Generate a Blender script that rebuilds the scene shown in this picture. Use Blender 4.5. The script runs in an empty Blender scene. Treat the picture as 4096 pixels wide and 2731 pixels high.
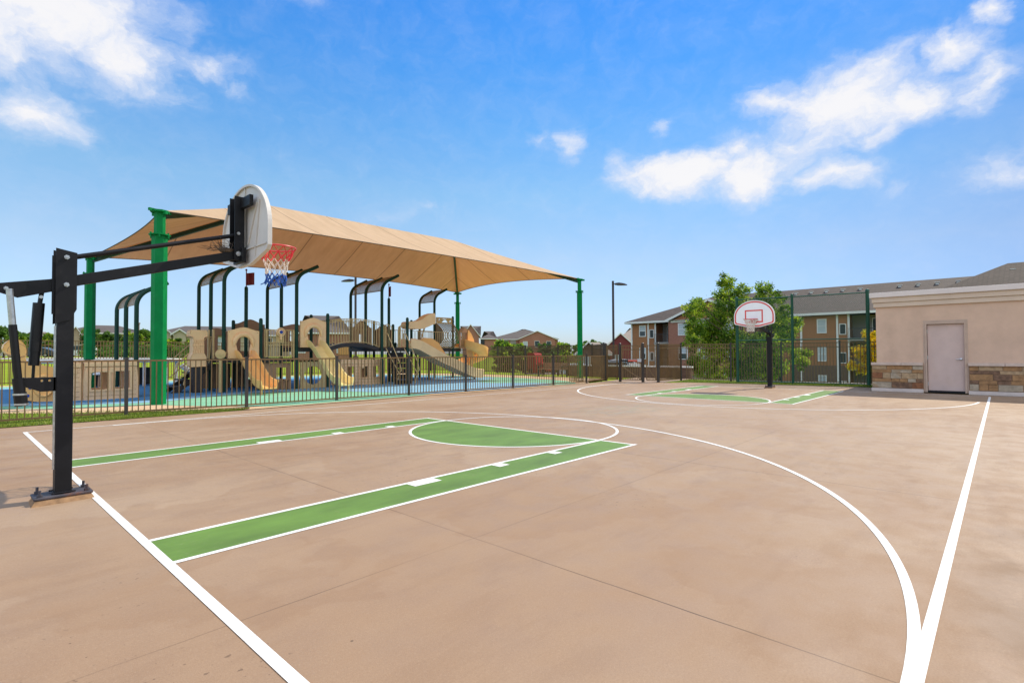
import bpy, math, random
from mathutils import Vector, Matrix
from mathutils.geometry import tessellate_polygon
R = math.radians
random.seed(7)
S = bpy.context.scene
COL = S.collection
# ------------------------------------------------------------------ camera
CAMP = Vector((-0.9972, -6.4697, 1.3660)); YAW = 0.747101; PITCH = 0.021725; ROLL = -0.004676; FPX = 2115.03
fw = Vector((math.cos(YAW) * math.cos(PITCH), math.sin(YAW) * math.cos(PITCH), math.sin(PITCH)))
rt = Vector((math.sin(YAW), -math.cos(YAW), 0)); up = rt.cross(fw)
c_, s_ = math.cos(ROLL), math.sin(ROLL)
r2 = rt * c_ + up * s_; u2 = up * c_ - rt * s_
cam = bpy.data.cameras.new('camera'); co = bpy.data.objects.new('camera', cam); COL.objects.link(co)
m = Matrix((r2, u2, -fw)).transposed().to_4x4(); m.translation = CAMP; co.matrix_world = m
cam.sensor_width = 36; cam.lens = FPX / 4096 * 36; cam.clip_start = 0.05; cam.clip_end = 5000
S.camera = co
# ------------------------------------------------------------------ light and exposure
SUN_AZ = R(-15.8); SUN_EL = R(49)
S.view_settings.view_transform = 'Standard'; S.view_settings.look = 'None'
S.view_settings.exposure = 0.52; S.view_settings.gamma = 1
sun = bpy.data.lights.new('sun', 'SUN'); so = bpy.data.objects.new('sun', sun); COL.objects.link(so)
sun.energy = 3.3; sun.angle = R(0.5); sun.color = (1, 0.91, 0.76)
sd = Vector((math.cos(SUN_AZ) * math.cos(SUN_EL), math.sin(SUN_AZ) * math.cos(SUN_EL), math.sin(SUN_EL)))
so.rotation_euler = sd.to_track_quat('Z', 'Y').to_euler(); so.location = (0, 0, 30)

class NT:
    def __init__(s, tree): s.t = tree; s.n = tree.nodes; s.l = tree.links
    def new(s, typ, **kw):
        n = s.n.new(typ)
        for k, v in kw.items(): setattr(n, k, v)
        return n
    def put(s, sock, v):
        if hasattr(v, 'is_output') or isinstance(v, bpy.types.NodeSocket): s.l.new(v, sock)
        elif v is not None: sock.default_value = v
    def math(s, op, a, b=None, c=None, clamp=False):
        n = s.new('ShaderNodeMath', operation=op, use_clamp=clamp)
        for i, v in enumerate((a, b, c)):
            if v is not None: s.put(n.inputs[i], v)
        return n.outputs[0]
    def vm(s, op, a, b=None):
        n = s.new('ShaderNodeVectorMath', operation=op)
        s.put(n.inputs[0], a)
        if b is not None: s.put(n.inputs[1], b)
        return n.outputs['Value'] if op in ('LENGTH', 'DOT_PRODUCT') else n.outputs[0]
    def noise(s, vec, scale, detail=4, rough=0.55, col=False):
        n = s.new('ShaderNodeTexNoise'); s.put(n.inputs['Vector'], vec)
        n.inputs['Scale'].default_value = scale; n.inputs['Detail'].default_value = detail; n.inputs['Roughness'].default_value = rough
        return n.outputs['Color' if col else 'Fac']
    def ramp(s, fac, stops, interp='LINEAR'):
        n = s.new('ShaderNodeValToRGB'); n.color_ramp.interpolation = interp; e = n.color_ramp.elements
        while len(e) < len(stops): e.new(0.5)
        for k, (p, c) in enumerate(stops):
            e[k].position = p; e[k].color = (c, c, c, 1) if not hasattr(c, '__len__') else (*c[:3], 1)
        s.put(n.inputs[0], fac); return n.outputs[0]
    def mix(s, fac, a, b, mode='MIX'):
        n = s.new('ShaderNodeMix', data_type='RGBA', blend_type=mode)
        s.put(n.inputs[0], fac); 
        for i, v in ((6, a), (7, b)):
            if isinstance(v, tuple) and len(v) == 3: v = (*v, 1)
            s.put(n.inputs[i], v)
        return n.outputs[2]
    def maprange(s, v, a, b, c, d, smooth=True):
        n = s.new('ShaderNodeMapRange', interpolation_type='SMOOTHSTEP' if smooth else 'LINEAR'); n.clamp = True if not smooth else n.clamp
        for i, x in enumerate((v, a, b, c, d)): s.put(n.inputs[i], x)
        return n.outputs[0]
    def xyz(s, v):
        n = s.new('ShaderNodeSeparateXYZ'); s.put(n.inputs[0], v); return n.outputs
    def comb(s, x, y, z=0.0):
        n = s.new('ShaderNodeCombineXYZ')
        for i, v in enumerate((x, y, z)): s.put(n.inputs[i], v)
        return n.outputs[0]

# ------------------------------------------------------------------ sky: Nishita plus clouds painted on the sky itself, and unseen clouds added for fill
W = bpy.data.worlds.new('World'); S.world = W; W.use_nodes = True
w = NT(W.node_tree); w.n.clear()
sky = w.new('ShaderNodeTexSky', sky_type='NISHITA'); sky.sun_disc = False; sky.sun_elevation = SUN_EL; sky.sun_rotation = R(90) - SUN_AZ
sky.air_density = 1.0; sky.dust_density = 0.4; sky.ozone_density = 2.0
gen = w.new('ShaderNodeTexCoord').outputs['Generated']
gx = w.xyz(gen)
el = w.math('ARCSINE', gx[2]); az = w.math('ARCTAN2', gx[1], gx[0])
elD = w.math('MULTIPLY', el, 57.2958); azD = w.math('MULTIPLY', az, 57.2958)
tint = w.ramp(w.math('DIVIDE', elD, 60.0, clamp=True), [(0.0, (0.60, 0.70, 0.98)), (0.047, (0.658, 0.766, 1.02)), (0.165, (0.914, 0.935, 0.96)), (0.277, (0.80, 1.04, 1.08)), (0.383, (0.52, 0.985, 1.23)), (0.48, (0.335, 0.912, 1.35)), (0.557, (0.26, 0.865, 1.42)), (0.70, (0.3, 0.86, 1.2)), (1.0, (0.5, 0.8, 0.9))])
side = w.ramp(w.math('DIVIDE', w.math('ADD', azD, 180.0), 360.0), [(0.0, (0.9, 0.9, 0.9)), (0.30, (0.6, 0.6, 0.6)), (0.456, (0.40, 0.46, 0.60)), (0.494, (0.50, 0.56, 0.68)), (0.56, (0.78, 0.82, 0.88)), (0.619, (1, 1, 1)), (0.742, (1.22, 1.2, 1.18)), (1.0, (0.9, 0.9, 0.9))])
skyc = w.mix(1.0, w.mix(1.0, sky.outputs[0], tint, 'MULTIPLY'), side, 'MULTIPLY')
pos = w.comb(azD, elD, 0.0)
warp = w.noise(w.vm('MULTIPLY', pos, (0.16, 0.22, 1.0)), 1.0, 6, 0.6, col=True)
posw = w.vm('ADD', pos, w.vm('MULTIPLY', w.vm('SUBTRACT', warp, (0.5, 0.5, 0.5)), (7.0, 4.6, 0.0)))
BL = [(84.5, 27.0, 8.0, 4.2, 1.5), (89.5, 25.0, 5.5, 4.6, 1.5), (79.5, 24.6, 4.6, 2.9, 1.2), (76.5, 22.6, 2.8, 1.3, 0.75), (72.6, 25.3, 4.0, 1.3, 0.72), (70.3, 23.9, 1.6, 1.2, 0.55),
      (85.0, 18.9, 3.6, 2.0, 1.1), (89, 18.7, 3, 2.1, 1.0), (66.3, 32.8, 3.4, 1.5, 0.75),
      (10.4, 21.8, 5.4, 2.8, 1.55), (15.6, 23.0, 3.4, 1.6, 1.0), (5.4, 20.8, 3.8, 2.0, 1.25), (14.0, 19.4, 4.0, 1.9, 0.95), (25.3, 17.9, 5.6, 2.2, 1.6), (18.3, 17.2, 4.6, 2.4, 1.5), (20.0, 19.4, 3.0, 1.8, 0.9), (11.2, 16.2, 3.4, 1.25, 1.15), (8.0, 19.0, 2.6, 1.2, 0.9),
      (2.4, 23.8, 2.8, 1.4, 1.1), (6.8, 23.9, 2.0, 1.4, 0.75), (0.6, 20.6, 2.2, 2.4, 0.95), (-1.2, 14.0, 3.4, 1.4, 0.85), (-0.5, 25.6, 1.5, 1.0, 1.0), (36.7, 21.6, 1.5, 1.8, 0.80), (39.5, 22.2, 1.8, 1.3, 0.55), (51.2, 15.1, 3.5, 0.9, 0.46), (56.5, 14.2, 2.6, 0.7, 0.42), (26.6, 22.4, 1.0, 0.9, 0.6), (6.5, 14.2, 2.0, .8, .5), (31, 18.6, 1.8, 1.7, 0.75)]
acc = None
for a0, e0, sa, se, am in BL:
    dlen = w.vm('LENGTH', w.vm('MULTIPLY', w.vm('SUBTRACT', posw, (a0, e0, 0)), (1 / sa, 1 / se, 0)))
    v = w.math('MULTIPLY_ADD', dlen, -am * 0.62, am)
    v = w.math('MAXIMUM', v, 0.0)
    acc = v if acc is None else w.math('SMOOTH_MAX', acc, v, 0.25)
nz = w.noise(w.vm('MULTIPLY', posw, (0.30, 0.42, 1.0)), 1.0, 8, 0.62)
nz2 = w.noise(w.vm('MULTIPLY', posw, (0.85, 1.1, 1.0)), 1.0, 6, 0.6)
back = w.math('MULTIPLY', w.maprange(w.math('ABSOLUTE', w.math('SUBTRACT', w.math('ABSOLUTE', w.math('SUBTRACT', azD, 42.8)), 180.0)), 60.0, 112.0, 1.0, 0.0), w.maprange(elD, 3.0, 16.0, 0.0, 1.0))  # unseen cloud bank added behind the camera as fill for camera-facing sides
over = w.maprange(elD, 40.0, 58.0, 0.0, 1.0)  # unseen overhead cloud cover added for neutral fill
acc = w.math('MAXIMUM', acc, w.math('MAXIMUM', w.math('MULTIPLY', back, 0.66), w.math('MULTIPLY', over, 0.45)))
pres = w.math('MULTIPLY', acc, 2.6, clamp=True)
dens = w.math('ADD', acc, w.math('MULTIPLY', w.math('MULTIPLY', w.math('SUBTRACT', nz, 0.5), 1.0), pres))
dens = w.math('ADD', dens, w.math('MULTIPLY', w.math('MULTIPLY', w.math('SUBTRACT', nz2, 0.5), 0.30), pres))
mask = w.maprange(dens, 0.05, 1.05, 0.0, 0.96)
thick = w.maprange(w.math('ADD', dens, w.math('MULTIPLY', w.math('SUBTRACT', nz2, 0.5), 0.9)), 0.50, 1.30, 0.0, 1.0)
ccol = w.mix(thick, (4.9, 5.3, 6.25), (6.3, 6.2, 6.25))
fill_gain = w.math('MULTIPLY_ADD', back, 1.3, 1.0)  # extra brightness of the added rear clouds, for more fill
ccol = w.mix(1.0, ccol, w.comb(fill_gain, fill_gain, fill_gain), 'MULTIPLY')
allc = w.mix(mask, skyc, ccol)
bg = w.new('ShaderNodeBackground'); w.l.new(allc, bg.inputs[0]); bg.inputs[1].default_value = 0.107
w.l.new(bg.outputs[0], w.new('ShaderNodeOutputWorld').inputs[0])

# ------------------------------------------------------------------ materials
MATS = {}
def pm(name, col, rough=0.6, metal=0.0, var=0.12, scale=4.0, bump=0.0, bscale=60.0, trans=0.0, spec=0.5, dirt=None, dirtamt=0.4):
    if name in MATS: return MATS[name]
    M = bpy.data.materials.new(name); M.use_nodes = True; t = NT(M.node_tree); MATS[name] = M
    b = t.n['Principled BSDF']; oc = t.new('ShaderNodeTexCoord').outputs['Object']
    base = (*col, 1)
    if var:
        f = t.noise(oc, scale, 5, 0.6)
        c = t.mix(t.ramp(f, [(0.3, 0.0), (0.7, 1.0)]), tuple(x * (1 - var) for x in col), tuple(min(1, x * (1 + var)) for x in col))
        if dirt:
            d = t.noise(oc, scale * 0.45, 6, 0.7)
            c = t.mix(t.maprange(d, 0.52, 0.72, 0.0, dirtamt), c, dirt)
        t.l.new(c, b.inputs['Base Color'])
    else: b.inputs['Base Color'].default_value = base
    b.inputs['Roughness'].default_value = rough; b.inputs['Metallic'].default_value = metal; b.inputs['Specular IOR Level'].default_value = spec
    if bump:
        bn = t.new('ShaderNodeBump'); bn.inputs['Strength'].default_value = bump; bn.inputs['Distance'].default_value = 0.01
        t.l.new(t.noise(oc, bscale, 3), bn.inputs['Height']); t.l.new(bn.outputs[0], b.inputs['Normal'])
    if trans:
        o = t.n['Material Output']; tr = t.new('ShaderNodeBsdfTranslucent'); mx = t.new('ShaderNodeMixShader'); mx.inputs[0].default_value = trans
        if var: t.l.new(c, tr.inputs[0])
        else: tr.inputs[0].default_value = base
        t.l.new(b.outputs[0], mx.inputs[1]); t.l.new(tr.outputs[0], mx.inputs[2]); t.l.new(mx.outputs[0], o.inputs[0])
    return M

def court_mat():
    M = bpy.data.materials.new('stained concrete'); M.use_nodes = True; t = NT(M.node_tree); b = t.n['Principled BSDF']
    oc = t.new('ShaderNodeTexCoord').outputs['Object']; x = t.xyz(oc)
    c = t.mix(t.ramp(t.noise(oc, 0.35, 6, 0.62), [(0.30, 0), (0.70, 1)]), (0.315, 0.198, 0.128), (0.440, 0.335, 0.258))
    st = t.vm('MULTIPLY', oc, (0.5, 1.7, 1))
    c = t.mix(t.ramp(t.noise(st, 0.8, 6, 0.65), [(0.40, 0), (0.72, 0.5)]), c, (0.46, 0.37, 0.305))
    c = t.mix(t.ramp(t.noise(st, 1.7, 7, 0.7), [(0.52, 0), (0.585, 0.30), (0.78, 0.6)]), c, (0.235, 0.148, 0.096))
    c = t.mix(t.ramp(t.noise(oc, 95, 3, 0.75), [(0.36, 0.42), (0.56, 0.0)]), c, (0.17, 0.11, 0.075))
    c = t.mix(t.ramp(t.noise(t.vm('ADD', oc, (7.3, 2.1, 0.0)), 70, 3, 0.75), [(0.52, 0.0), (0.70, 0.35)]), c, (0.60, 0.50, 0.42))
    c = t.mix(t.ramp(t.noise(oc, 22, 4, 0.7), [(0.35, 0.2), (0.65, 0.0)]), c, (0.3, 0.2, 0.14))
    c = t.mix(t.ramp(t.noise(oc, 0.13, 3, 0.5), [(0.40, 0.0), (0.62, 0.35)]), c, (0.43, 0.345, 0.295))
    edge_ = t.noise(t.vm('ADD', oc, t.vm('MULTIPLY', t.noise(oc, 1.2, 5, 0.6, col=True), (1.2, 1.2, 0))), 0.42, 4, 0.5)
    c = t.mix(t.ramp(edge_, [(0.50, 0.0), (0.515, 0.26), (0.60, 0.13), (0.8, 0.0)]), c, (0.27, 0.165, 0.10))
    rd = t.vm('LENGTH', t.vm('MULTIPLY', t.vm('SUBTRACT', t.vm('ADD', oc, t.vm('MULTIPLY', t.noise(oc, 0.35, 5, 0.6, col=True), (4.0, 4.0, 0))), (3.2, -2.2, 2.0)), (0.26, 0.36, 0)))
    c = t.mix(t.math('MULTIPLY', t.maprange(rd, 0.3, 1.5, 1.0, 0.0), 0.38), c, (0.31, 0.19, 0.118))
    # gum spots and dark drips
    vor = t.new('ShaderNodeTexVoronoi'); t.put(vor.inputs['Vector'], oc); vor.inputs['Scale'].default_value = 2.6
    spot = t.math('LESS_THAN', vor.outputs['Distance'], t.math('MULTIPLY', t.maprange(t.noise(oc, 0.9, 3), 0.50, 0.66, 0.0, 1.0), 0.055))
    c = t.mix(t.math('MULTIPLY', spot, 0.8), c, (0.12, 0.085, 0.06))
    drip = t.math('MULTIPLY', t.maprange(t.noise(oc, 26, 2, 0.5), 0.66, 0.71, 0.0, 1.0, ), t.maprange(t.noise(t.vm('ADD', oc, (3.1, 9.7, 0)), 0.55, 3, 0.6), 0.52, 0.64, 0.0, 1.0))
    c = t.mix(t.math('MULTIPLY', drip, 0.7), c, (0.13, 0.085, 0.06))
    # worn repair patch mid court
    pd = t.vm('LENGTH', t.vm('MULTIPLY', t.vm('SUBTRACT', oc, (10.1, 0.25, 0)), (0.62, 1.15, 0)))
    pat = t.math('MULTIPLY', t.maprange(pd, 0.5, 1.35, 1.0, 0.0), t.maprange(t.noise(t.vm('MULTIPLY', oc, (1.0, 2.5, 1)), 2.2, 8, 0.75), 0.46, 0.56, 0.0, 1.0))
    c = t.mix(t.math('MULTIPLY', pat, 0.7), c, t.mix(t.noise(oc, 9, 4), (0.25, 0.24, 0.21), (0.36, 0.33, 0.27)))
    # damp stain near the right edge
    ds = t.vm('LENGTH', t.vm('MULTIPLY', t.vm('SUBTRACT', oc, (3.0, -6.9, 0)), (0.38, 1.5, 0)))
    c = t.mix(t.math('MULTIPLY', t.maprange(ds, 0.4, 1.3, 1.0, 0.0), t.ramp(t.noise(oc, 1.6, 6, 0.65), [(0.42, 0), (0.56, 0.75)])), c, (0.225, 0.15, 0.10))
    # saw-cut joints: a real pattern of the slab
    wob = t.math('MULTIPLY', t.math('SUBTRACT', t.noise(oc, 2.0, 3), 0.5), 0.016)
    for ax, off, stp in ((0, 1.7, 3.63), (1, -3.58, 3.72)):
        d = t.math('ABSOLUTE', t.math('SUBTRACT', t.math('FRACT', t.math('ADD', t.math('DIVIDE', t.math('SUBTRACT', t.math('ADD', x[ax], wob), off), stp), 0.5)), 0.5))
        ln = t.maprange(t.math('MULTIPLY', d, stp), 0.0025, 0.0075, 1.0, 0.0)
        amt = t.maprange(t.noise(oc, 0.5, 3), 0.35, 0.65, 0.15 if ax else 0.35, 0.6 if ax else 0.95)
        c = t.mix(t.math('MULTIPLY', ln, amt), c, (0.10, 0.065, 0.045))
    c = t.mix(1.0, c, (0.885, 0.800, 0.640), 'MULTIPLY')
    t.l.new(c, b.inputs['Base Color'])
    t.l.new(t.maprange(t.noise(oc, 3, 4), 0.3, 0.7, 0.55, 0.8), b.inputs['Roughness'])
    bn = t.new('ShaderNodeBump'); bn.inputs['Strength'].default_value = 0.25; bn.inputs['Distance'].default_value = 0.004
    t.l.new(t.noise(oc, 160, 3), bn.inputs['Height']); t.l.new(bn.outputs[0], b.inputs['Normal'])
    return M
def worn_paint(name, col, under, lo=0.62, hi=0.8, sc=14, var=0.1):
    M = bpy.data.materials.new(name); M.use_nodes = True; t = NT(M.node_tree); b = t.n['Principled BSDF']
    oc = t.new('ShaderNodeTexCoord').outputs['Object']
    c = t.mix(t.ramp(t.noise(t.vm('MULTIPLY', oc, (0.7, 1.6, 1)), 1.3, 6, 0.65), [(0.3, 0), (0.7, 1)]), tuple(q * (1 - var) for q in col), tuple(q * (1 + var) for q in col))
    wr = t.maprange(t.math('ADD', t.math('MULTIPLY', t.noise(oc, sc, 6, 0.75), 0.6), t.math('MULTIPLY', t.noise(oc, 0.9, 4, 0.6), 0.4)), lo, hi, 0.0, 0.75)
    c = t.mix(wr, c, under)
    t.l.new(c, b.inputs['Base Color']); b.inputs['Roughness'].default_value = 0.65
    return M
def fabric_mat(name, ax):
    M = bpy.data.materials.new(name); M.use_nodes = True; t = NT(M.node_tree); b = t.n['Principled BSDF']
    oc = t.new('ShaderNodeTexCoord').outputs['Object']; x = t.xyz(oc)
    c = t.mix(t.ramp(t.noise(t.vm('MULTIPLY', oc, (3, 0.4, 1) if ax == 0 else (0.4, 3, 1)), 1.0, 5), [(0.3, 0), (0.7, 1)]), (0.55, 0.38, 0.225), (0.66, 0.47, 0.295))
    c = t.mix(t.ramp(t.noise(t.vm('MULTIPLY', oc, (60, 4, 4) if ax == 0 else (4, 60, 4)), 1.0, 2), [(0.4, 0.18), (0.6, 0)]), c, (0.42, 0.29, 0.17))
    stp = 2.45
    d = t.math('ABSOLUTE', t.math('SUBTRACT', t.math('FRACT', t.math('DIVIDE', t.math('ADD', x[ax], 0.9), stp)), 0.5))
    c = t.mix(t.maprange(t.math('MULTIPLY', d, stp), 0.014, 0.03, 0.75, 0.0), c, (0.16, 0.10, 0.055))
    t.l.new(c, b.inputs['Base Color']); b.inputs['Roughness'].default_value = 0.85
    o = t.n['Material Output']; tr = t.new('ShaderNodeBsdfTranslucent'); mx = t.new('ShaderNodeMixShader'); mx.inputs[0].default_value = 0.26
    t.l.new(t.mix(1.0, c, (0.95, 0.46, 0.18), 'MULTIPLY'), tr.inputs[0]); t.l.new(b.outputs[0], mx.inputs[1]); t.l.new(tr.outputs[0], mx.inputs[2]); t.l.new(mx.outputs[0], o.inputs[0])
    return M
def tile_mat(name, c1, c2, mortar, sx, sz, ms=0.03, rough=0.85, vec='xz', freq=2, off=0.5):
    M = bpy.data.materials.new(name); M.use_nodes = True; t = NT(M.node_tree); b = t.n['Principled BSDF']
    oc = t.new('ShaderNodeTexCoord').outputs['Object']; x = t.xyz(oc)
    k = {'xz': (t.math('ADD', x[0], x[1]), x[2]), 'yz': (x[1], x[2])}[vec]
    n = t.new('ShaderNodeTexBrick'); t.put(n.inputs['Vector'], t.comb(k[0], k[1], 0.0))
    n.inputs['Scale'].default_value = 1; n.inputs['Brick Width'].default_value = sx; n.inputs['Row Height'].default_value = sz; n.inputs['Mortar Size'].default_value = ms
    n.inputs['Color1'].default_value = (*c1, 1); n.inputs['Color2'].default_value = (*c2, 1); n.inputs['Mortar'].default_value = (*mortar, 1)
    n.offset = off; n.offset_frequency = freq
    c = t.mix(t.ramp(t.noise(oc, 0.5, 5, .65), [(0.3, 0.35), (0.7, 0)]), n.outputs[0], tuple(q * 0.6 for q in c1))
    t.l.new(c, b.inputs['Base Color']); b.inputs['Roughness'].default_value = rough
    return M
def two(name, a, bcol, sc, lo, hi, rough=0.9, sc2=None):
    M = bpy.data.materials.new(name); M.use_nodes = True; t = NT(M.node_tree); b = t.n['Principled BSDF']
    oc = t.new('ShaderNodeTexCoord').outputs['Object']
    c = t.mix(t.ramp(t.noise(oc, sc, 6, 0.65), [(lo, 0), (hi, 1)]), a, bcol)
    if sc2: c = t.mix(t.ramp(t.noise(oc, sc2, 3, 0.7), [(0.35, 0.4), (0.65, 0)]), c, tuple(q * 0.55 for q in a))
    t.l.new(c, b.inputs['Base Color']); b.inputs['Roughness'].default_value = rough; b.inputs['Specular IOR Level'].default_value = 0.1
    bn = t.new('ShaderNodeBump'); bn.inputs['Strength'].default_value = 0.5; bn.inputs['Distance'].default_value = 0.02
    t.l.new(t.noise(oc, (sc2 or sc) * 2, 3), bn.inputs['Height']); t.l.new(bn.outputs[0], b.inputs['Normal'])
    return M
CONC = court_mat()
WHITE = worn_paint('white line paint', (0.77, 0.76, 0.72), (0.42, 0.31, 0.23), 0.535, 0.69, 34, 0.05)
GREENP = worn_paint('green court paint', (0.112, 0.205, 0.030), (0.29, 0.29, 0.14), 0.54, 0.78, 16, 0.26)
FABX = fabric_mat('shade fabric', 0); FABY = fabric_mat('shade fabric end', 1)
BLACK = pm('black powder coat', (0.007, 0.007, 0.009), 0.5, var=0.35, scale=5, spec=0.3, dirt=(0.035, 0.032, 0.032), dirtamt=0.5)
BLACK2 = pm('black plastic', (0.006, 0.006, 0.007), 0.4, var=0.2, spec=0.35)
STEEL = pm('zinc steel', (0.55, 0.56, 0.57), 0.35, 0.9, var=0.2, scale=30)
RUST = pm('rusty steel plate', (0.07, 0.065, 0.075), 0.6, 0.3, var=0.4, scale=12, dirt=(0.22, 0.075, 0.025), dirtamt=0.95)
GROUT = pm('rust stained grout', (0.27, 0.155, 0.075), 0.9, var=0.35, scale=14)
BOARD = pm('off white backboard', (0.60, 0.57, 0.53), 0.5, var=0.06, scale=3, dirt=(0.42, 0.36, 0.29), dirtamt=0.35)
BOARDF = pm('white backboard face', (0.92, 0.92, 0.93), 0.45, var=0.03)
REDP = pm('red enamel', (0.62, 0.05, 0.055), 0.4, var=0.12, scale=8)
BREDP = pm('coral red board print', (0.72, 0.085, 0.07), 0.5, var=0.08)
NRED = pm('red net cord', (0.65, 0.03, 0.04), 0.8, var=0.1); NWHT = pm('white net cord', (0.72, 0.66, 0.58), 0.85, var=0.15, scale=40)
NBLU = pm('blue net cord', (0.02, 0.10, 0.42), 0.8, var=0.2, scale=40)
GPOST = pm('green shade post paint', (0.001, 0.20, 0.050), 0.5, var=0.12, spec=0.12, scale=3, dirt=(0.02, 0.24, 0.08), dirtamt=0.3)
DGREEN = pm('dark green play post', (0.003, 0.042, 0.026), 0.5, spec=0.3, var=0.2, scale=3)
RAFT = pm('dark green rafter', (0.004, 0.05, 0.03), 0.5, var=0.15)
TAN = pm('light tan plastic', (0.88, 0.555, 0.285), 0.5, var=0.06, scale=2, dirt=(0.52, 0.34, 0.2), dirtamt=0.35)
OCHRE = pm('amber slide plastic', (0.92, 0.51, 0.17), 0.36, var=0.06, scale=2)
YTAN = pm('straw slide plastic', (0.88, 0.70, 0.31), 0.36, var=0.06, scale=2)
BRN = pm('brown play panel', (0.38, 0.21, 0.115), 0.55, var=0.1, scale=3)
DBRN = pm('dark brown deck vinyl', (0.030, 0.021, 0.019), 0.6, var=0.25, scale=6)
RAIL = pm('sand coated rail', (0.62, 0.43, 0.19), 0.5, var=0.12, scale=6)
MESH = pm('tan perforated sheet', (0.30, 0.205, 0.12), 0.6, var=0.1)
FBAR = pm('bronze fence picket', (0.165, 0.098, 0.034), 0.5, var=0.2, scale=2.5)
FPOST = pm('dark bronze fence post', (0.040, 0.033, 0.028), 0.5, var=0.2, scale=3)
FBRO = pm('brown fence picket', (0.105, 0.064, 0.030), 0.5, var=0.2, scale=2.5)
CLG = pm('green vinyl chain link', (0.006, 0.075, 0.045), 0.45, var=0.15)
FLAG = pm('maroon flag plastic', (0.20, 0.012, 0.022), 0.45, var=0.1)
BLUE = pm('blue eye plastic', (0.012, 0.05, 0.32), 0.4, var=0.1)
WPL = pm('white plastic', (0.78, 0.78, 0.78), 0.4, var=0.04)
STUC = pm('tan stucco', (0.66, 0.455, 0.325), 0.92, var=0.09, scale=1.6, dirt=(0.50, 0.335, 0.235), dirtamt=0.45, bump=0.6, bscale=120)
TRIMS = pm('pale stucco cornice', (0.65, 0.51, 0.39), 0.92, var=0.06, scale=2, bump=0.5, bscale=120)
CAP = pm('pale parapet cap', (0.72, 0.63, 0.58), 0.7, var=0.05, scale=2)
DOORM = pm('mauve painted door', (0.60, 0.45, 0.39), 0.55, var=0.07, scale=2.2, spec=0.3, dirt=(0.54, 0.38, 0.28), dirtamt=0.35)
FRAMEM = pm('tan door frame', (0.50, 0.36, 0.27), 0.55, var=0.1)
CAPST = pm('limestone cap', (0.60, 0.46, 0.37), 0.85, var=0.12, scale=5, bump=0.4)
KERB = pm('concrete kerb', (0.62, 0.53, 0.47), 0.85, var=0.1, scale=4)
STN = [pm('ochre stone', (0.34, 0.185, 0.080), 0.85, var=0.3, scale=9, bump=1, bscale=25), pm('buff stone', (0.40, 0.27, 0.15), 0.85, var=0.3, scale=8, bump=1, bscale=25),
       pm('grey stone', (0.40, 0.32, 0.225), 0.85, var=0.25, scale=8, bump=1, bscale=25, dirt=(0.3, 0.16, 0.06), dirtamt=0.6), pm('rust stone', (0.26, 0.105, 0.045), 0.85, var=0.4, scale=9, bump=1, bscale=25),
       pm('dark stone', (0.18, 0.10, 0.058), 0.85, var=0.45, scale=10, bump=1, bscale=25, dirt=(0.25, 0.13, 0.06), dirtamt=0.7)]
MORT = pm('stone mortar', (0.31, 0.20, 0.125), 0.95, var=0.15)
SIDE = tile_mat('brown lap siding', (0.36, 0.158, 0.066), (0.375, 0.166, 0.07), (0.2, 0.085, 0.04), 30, 0.16, 0.015)
BRICK = tile_mat('red brick', (0.30, 0.10, 0.058), (0.37, 0.14, 0.085), (0.33, 0.21, 0.16), 0.22, 0.08, 0.012)
BRICKD = tile_mat('dark brown brick', (0.12, 0.065, 0.042), (0.165, 0.09, 0.06), (0.16, 0.11, 0.085), 0.22, 0.08, 0.012)
BRICKT = tile_mat('tan brick', (0.42, 0.27, 0.185), (0.46, 0.31, 0.22), (0.4, 0.33, 0.27), 0.22, 0.08, 0.012)
CREAM = pm('cream siding', (0.44, 0.37, 0.26), 0.8, var=0.06)
SHGL = tile_mat('brown shingle', (0.060, 0.040, 0.029), (0.105, 0.074, 0.056), (0.024, 0.016, 0.012), 0.34, 0.10, 0.02)
SHGL2 = tile_mat('grey shingle', (0.105, 0.085, 0.072), (0.14, 0.115, 0.098), (0.07, 0.055, 0.047), 0.5, 0.12, 0.02)
SHGT = tile_mat('tan shingle', (0.32, 0.26, 0.205), (0.37, 0.31, 0.25), (0.2, 0.16, 0.13), 0.5, 0.12, 0.02)
TRIMW = pm('white trim', (0.72, 0.71, 0.68), 0.6, var=0.04)
GLASS = pm('window glass', (0.035, 0.05, 0.06), 0.12, var=0.2, scale=1.5)
BLIND = pm('window blinds', (0.42, 0.47, 0.50), 0.35, var=0.08)
SCREEN = pm('dark window screen', (0.018, 0.022, 0.026), 0.4, var=0.2)
RECESS = pm('grey balcony wall', (0.27, 0.25, 0.225), 0.85, var=0.06)
BARN = pm('barn red siding', (0.155, 0.02, 0.024), 0.7, var=0.1)
LAMPB = pm('bronze lamp post', (0.035, 0.022, 0.022), 0.5, var=0.15)
LENS = pm('lamp lens', (0.4, 0.4, 0.38), 0.3, var=0.05)
LAWN = two('lawn turf', (0.20, 0.275, 0.012), (0.30, 0.38, 0.022), 0.5, 0.3, 0.7, 0.95, 14)
TURF = two('green turf strip', (0.13, 0.19, 0.018), (0.22, 0.28, 0.03), 4, 0.3, 0.7, 0.95, 60)
ASPH = two('asphalt', (0.05, 0.05, 0.05), (0.075, 0.073, 0.07), 2, 0.3, 0.7, 0.9, 50)
PALEC = two('pale pavement', (0.50, 0.46, 0.42), (0.58, 0.54, 0.50), 1, 0.3, 0.7, 0.85, 40)
RSAND = two('sand rubber surfacing', (0.62, 0.43, 0.26), (0.69, 0.50, 0.32), 1.5, 0.3, 0.7, 0.9, 70)
RMINT = two('mint rubber surfacing', (0.22, 0.50, 0.32), (0.29, 0.58, 0.40), 1.2, 0.35, 0.7, 0.9, 70)
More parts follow.
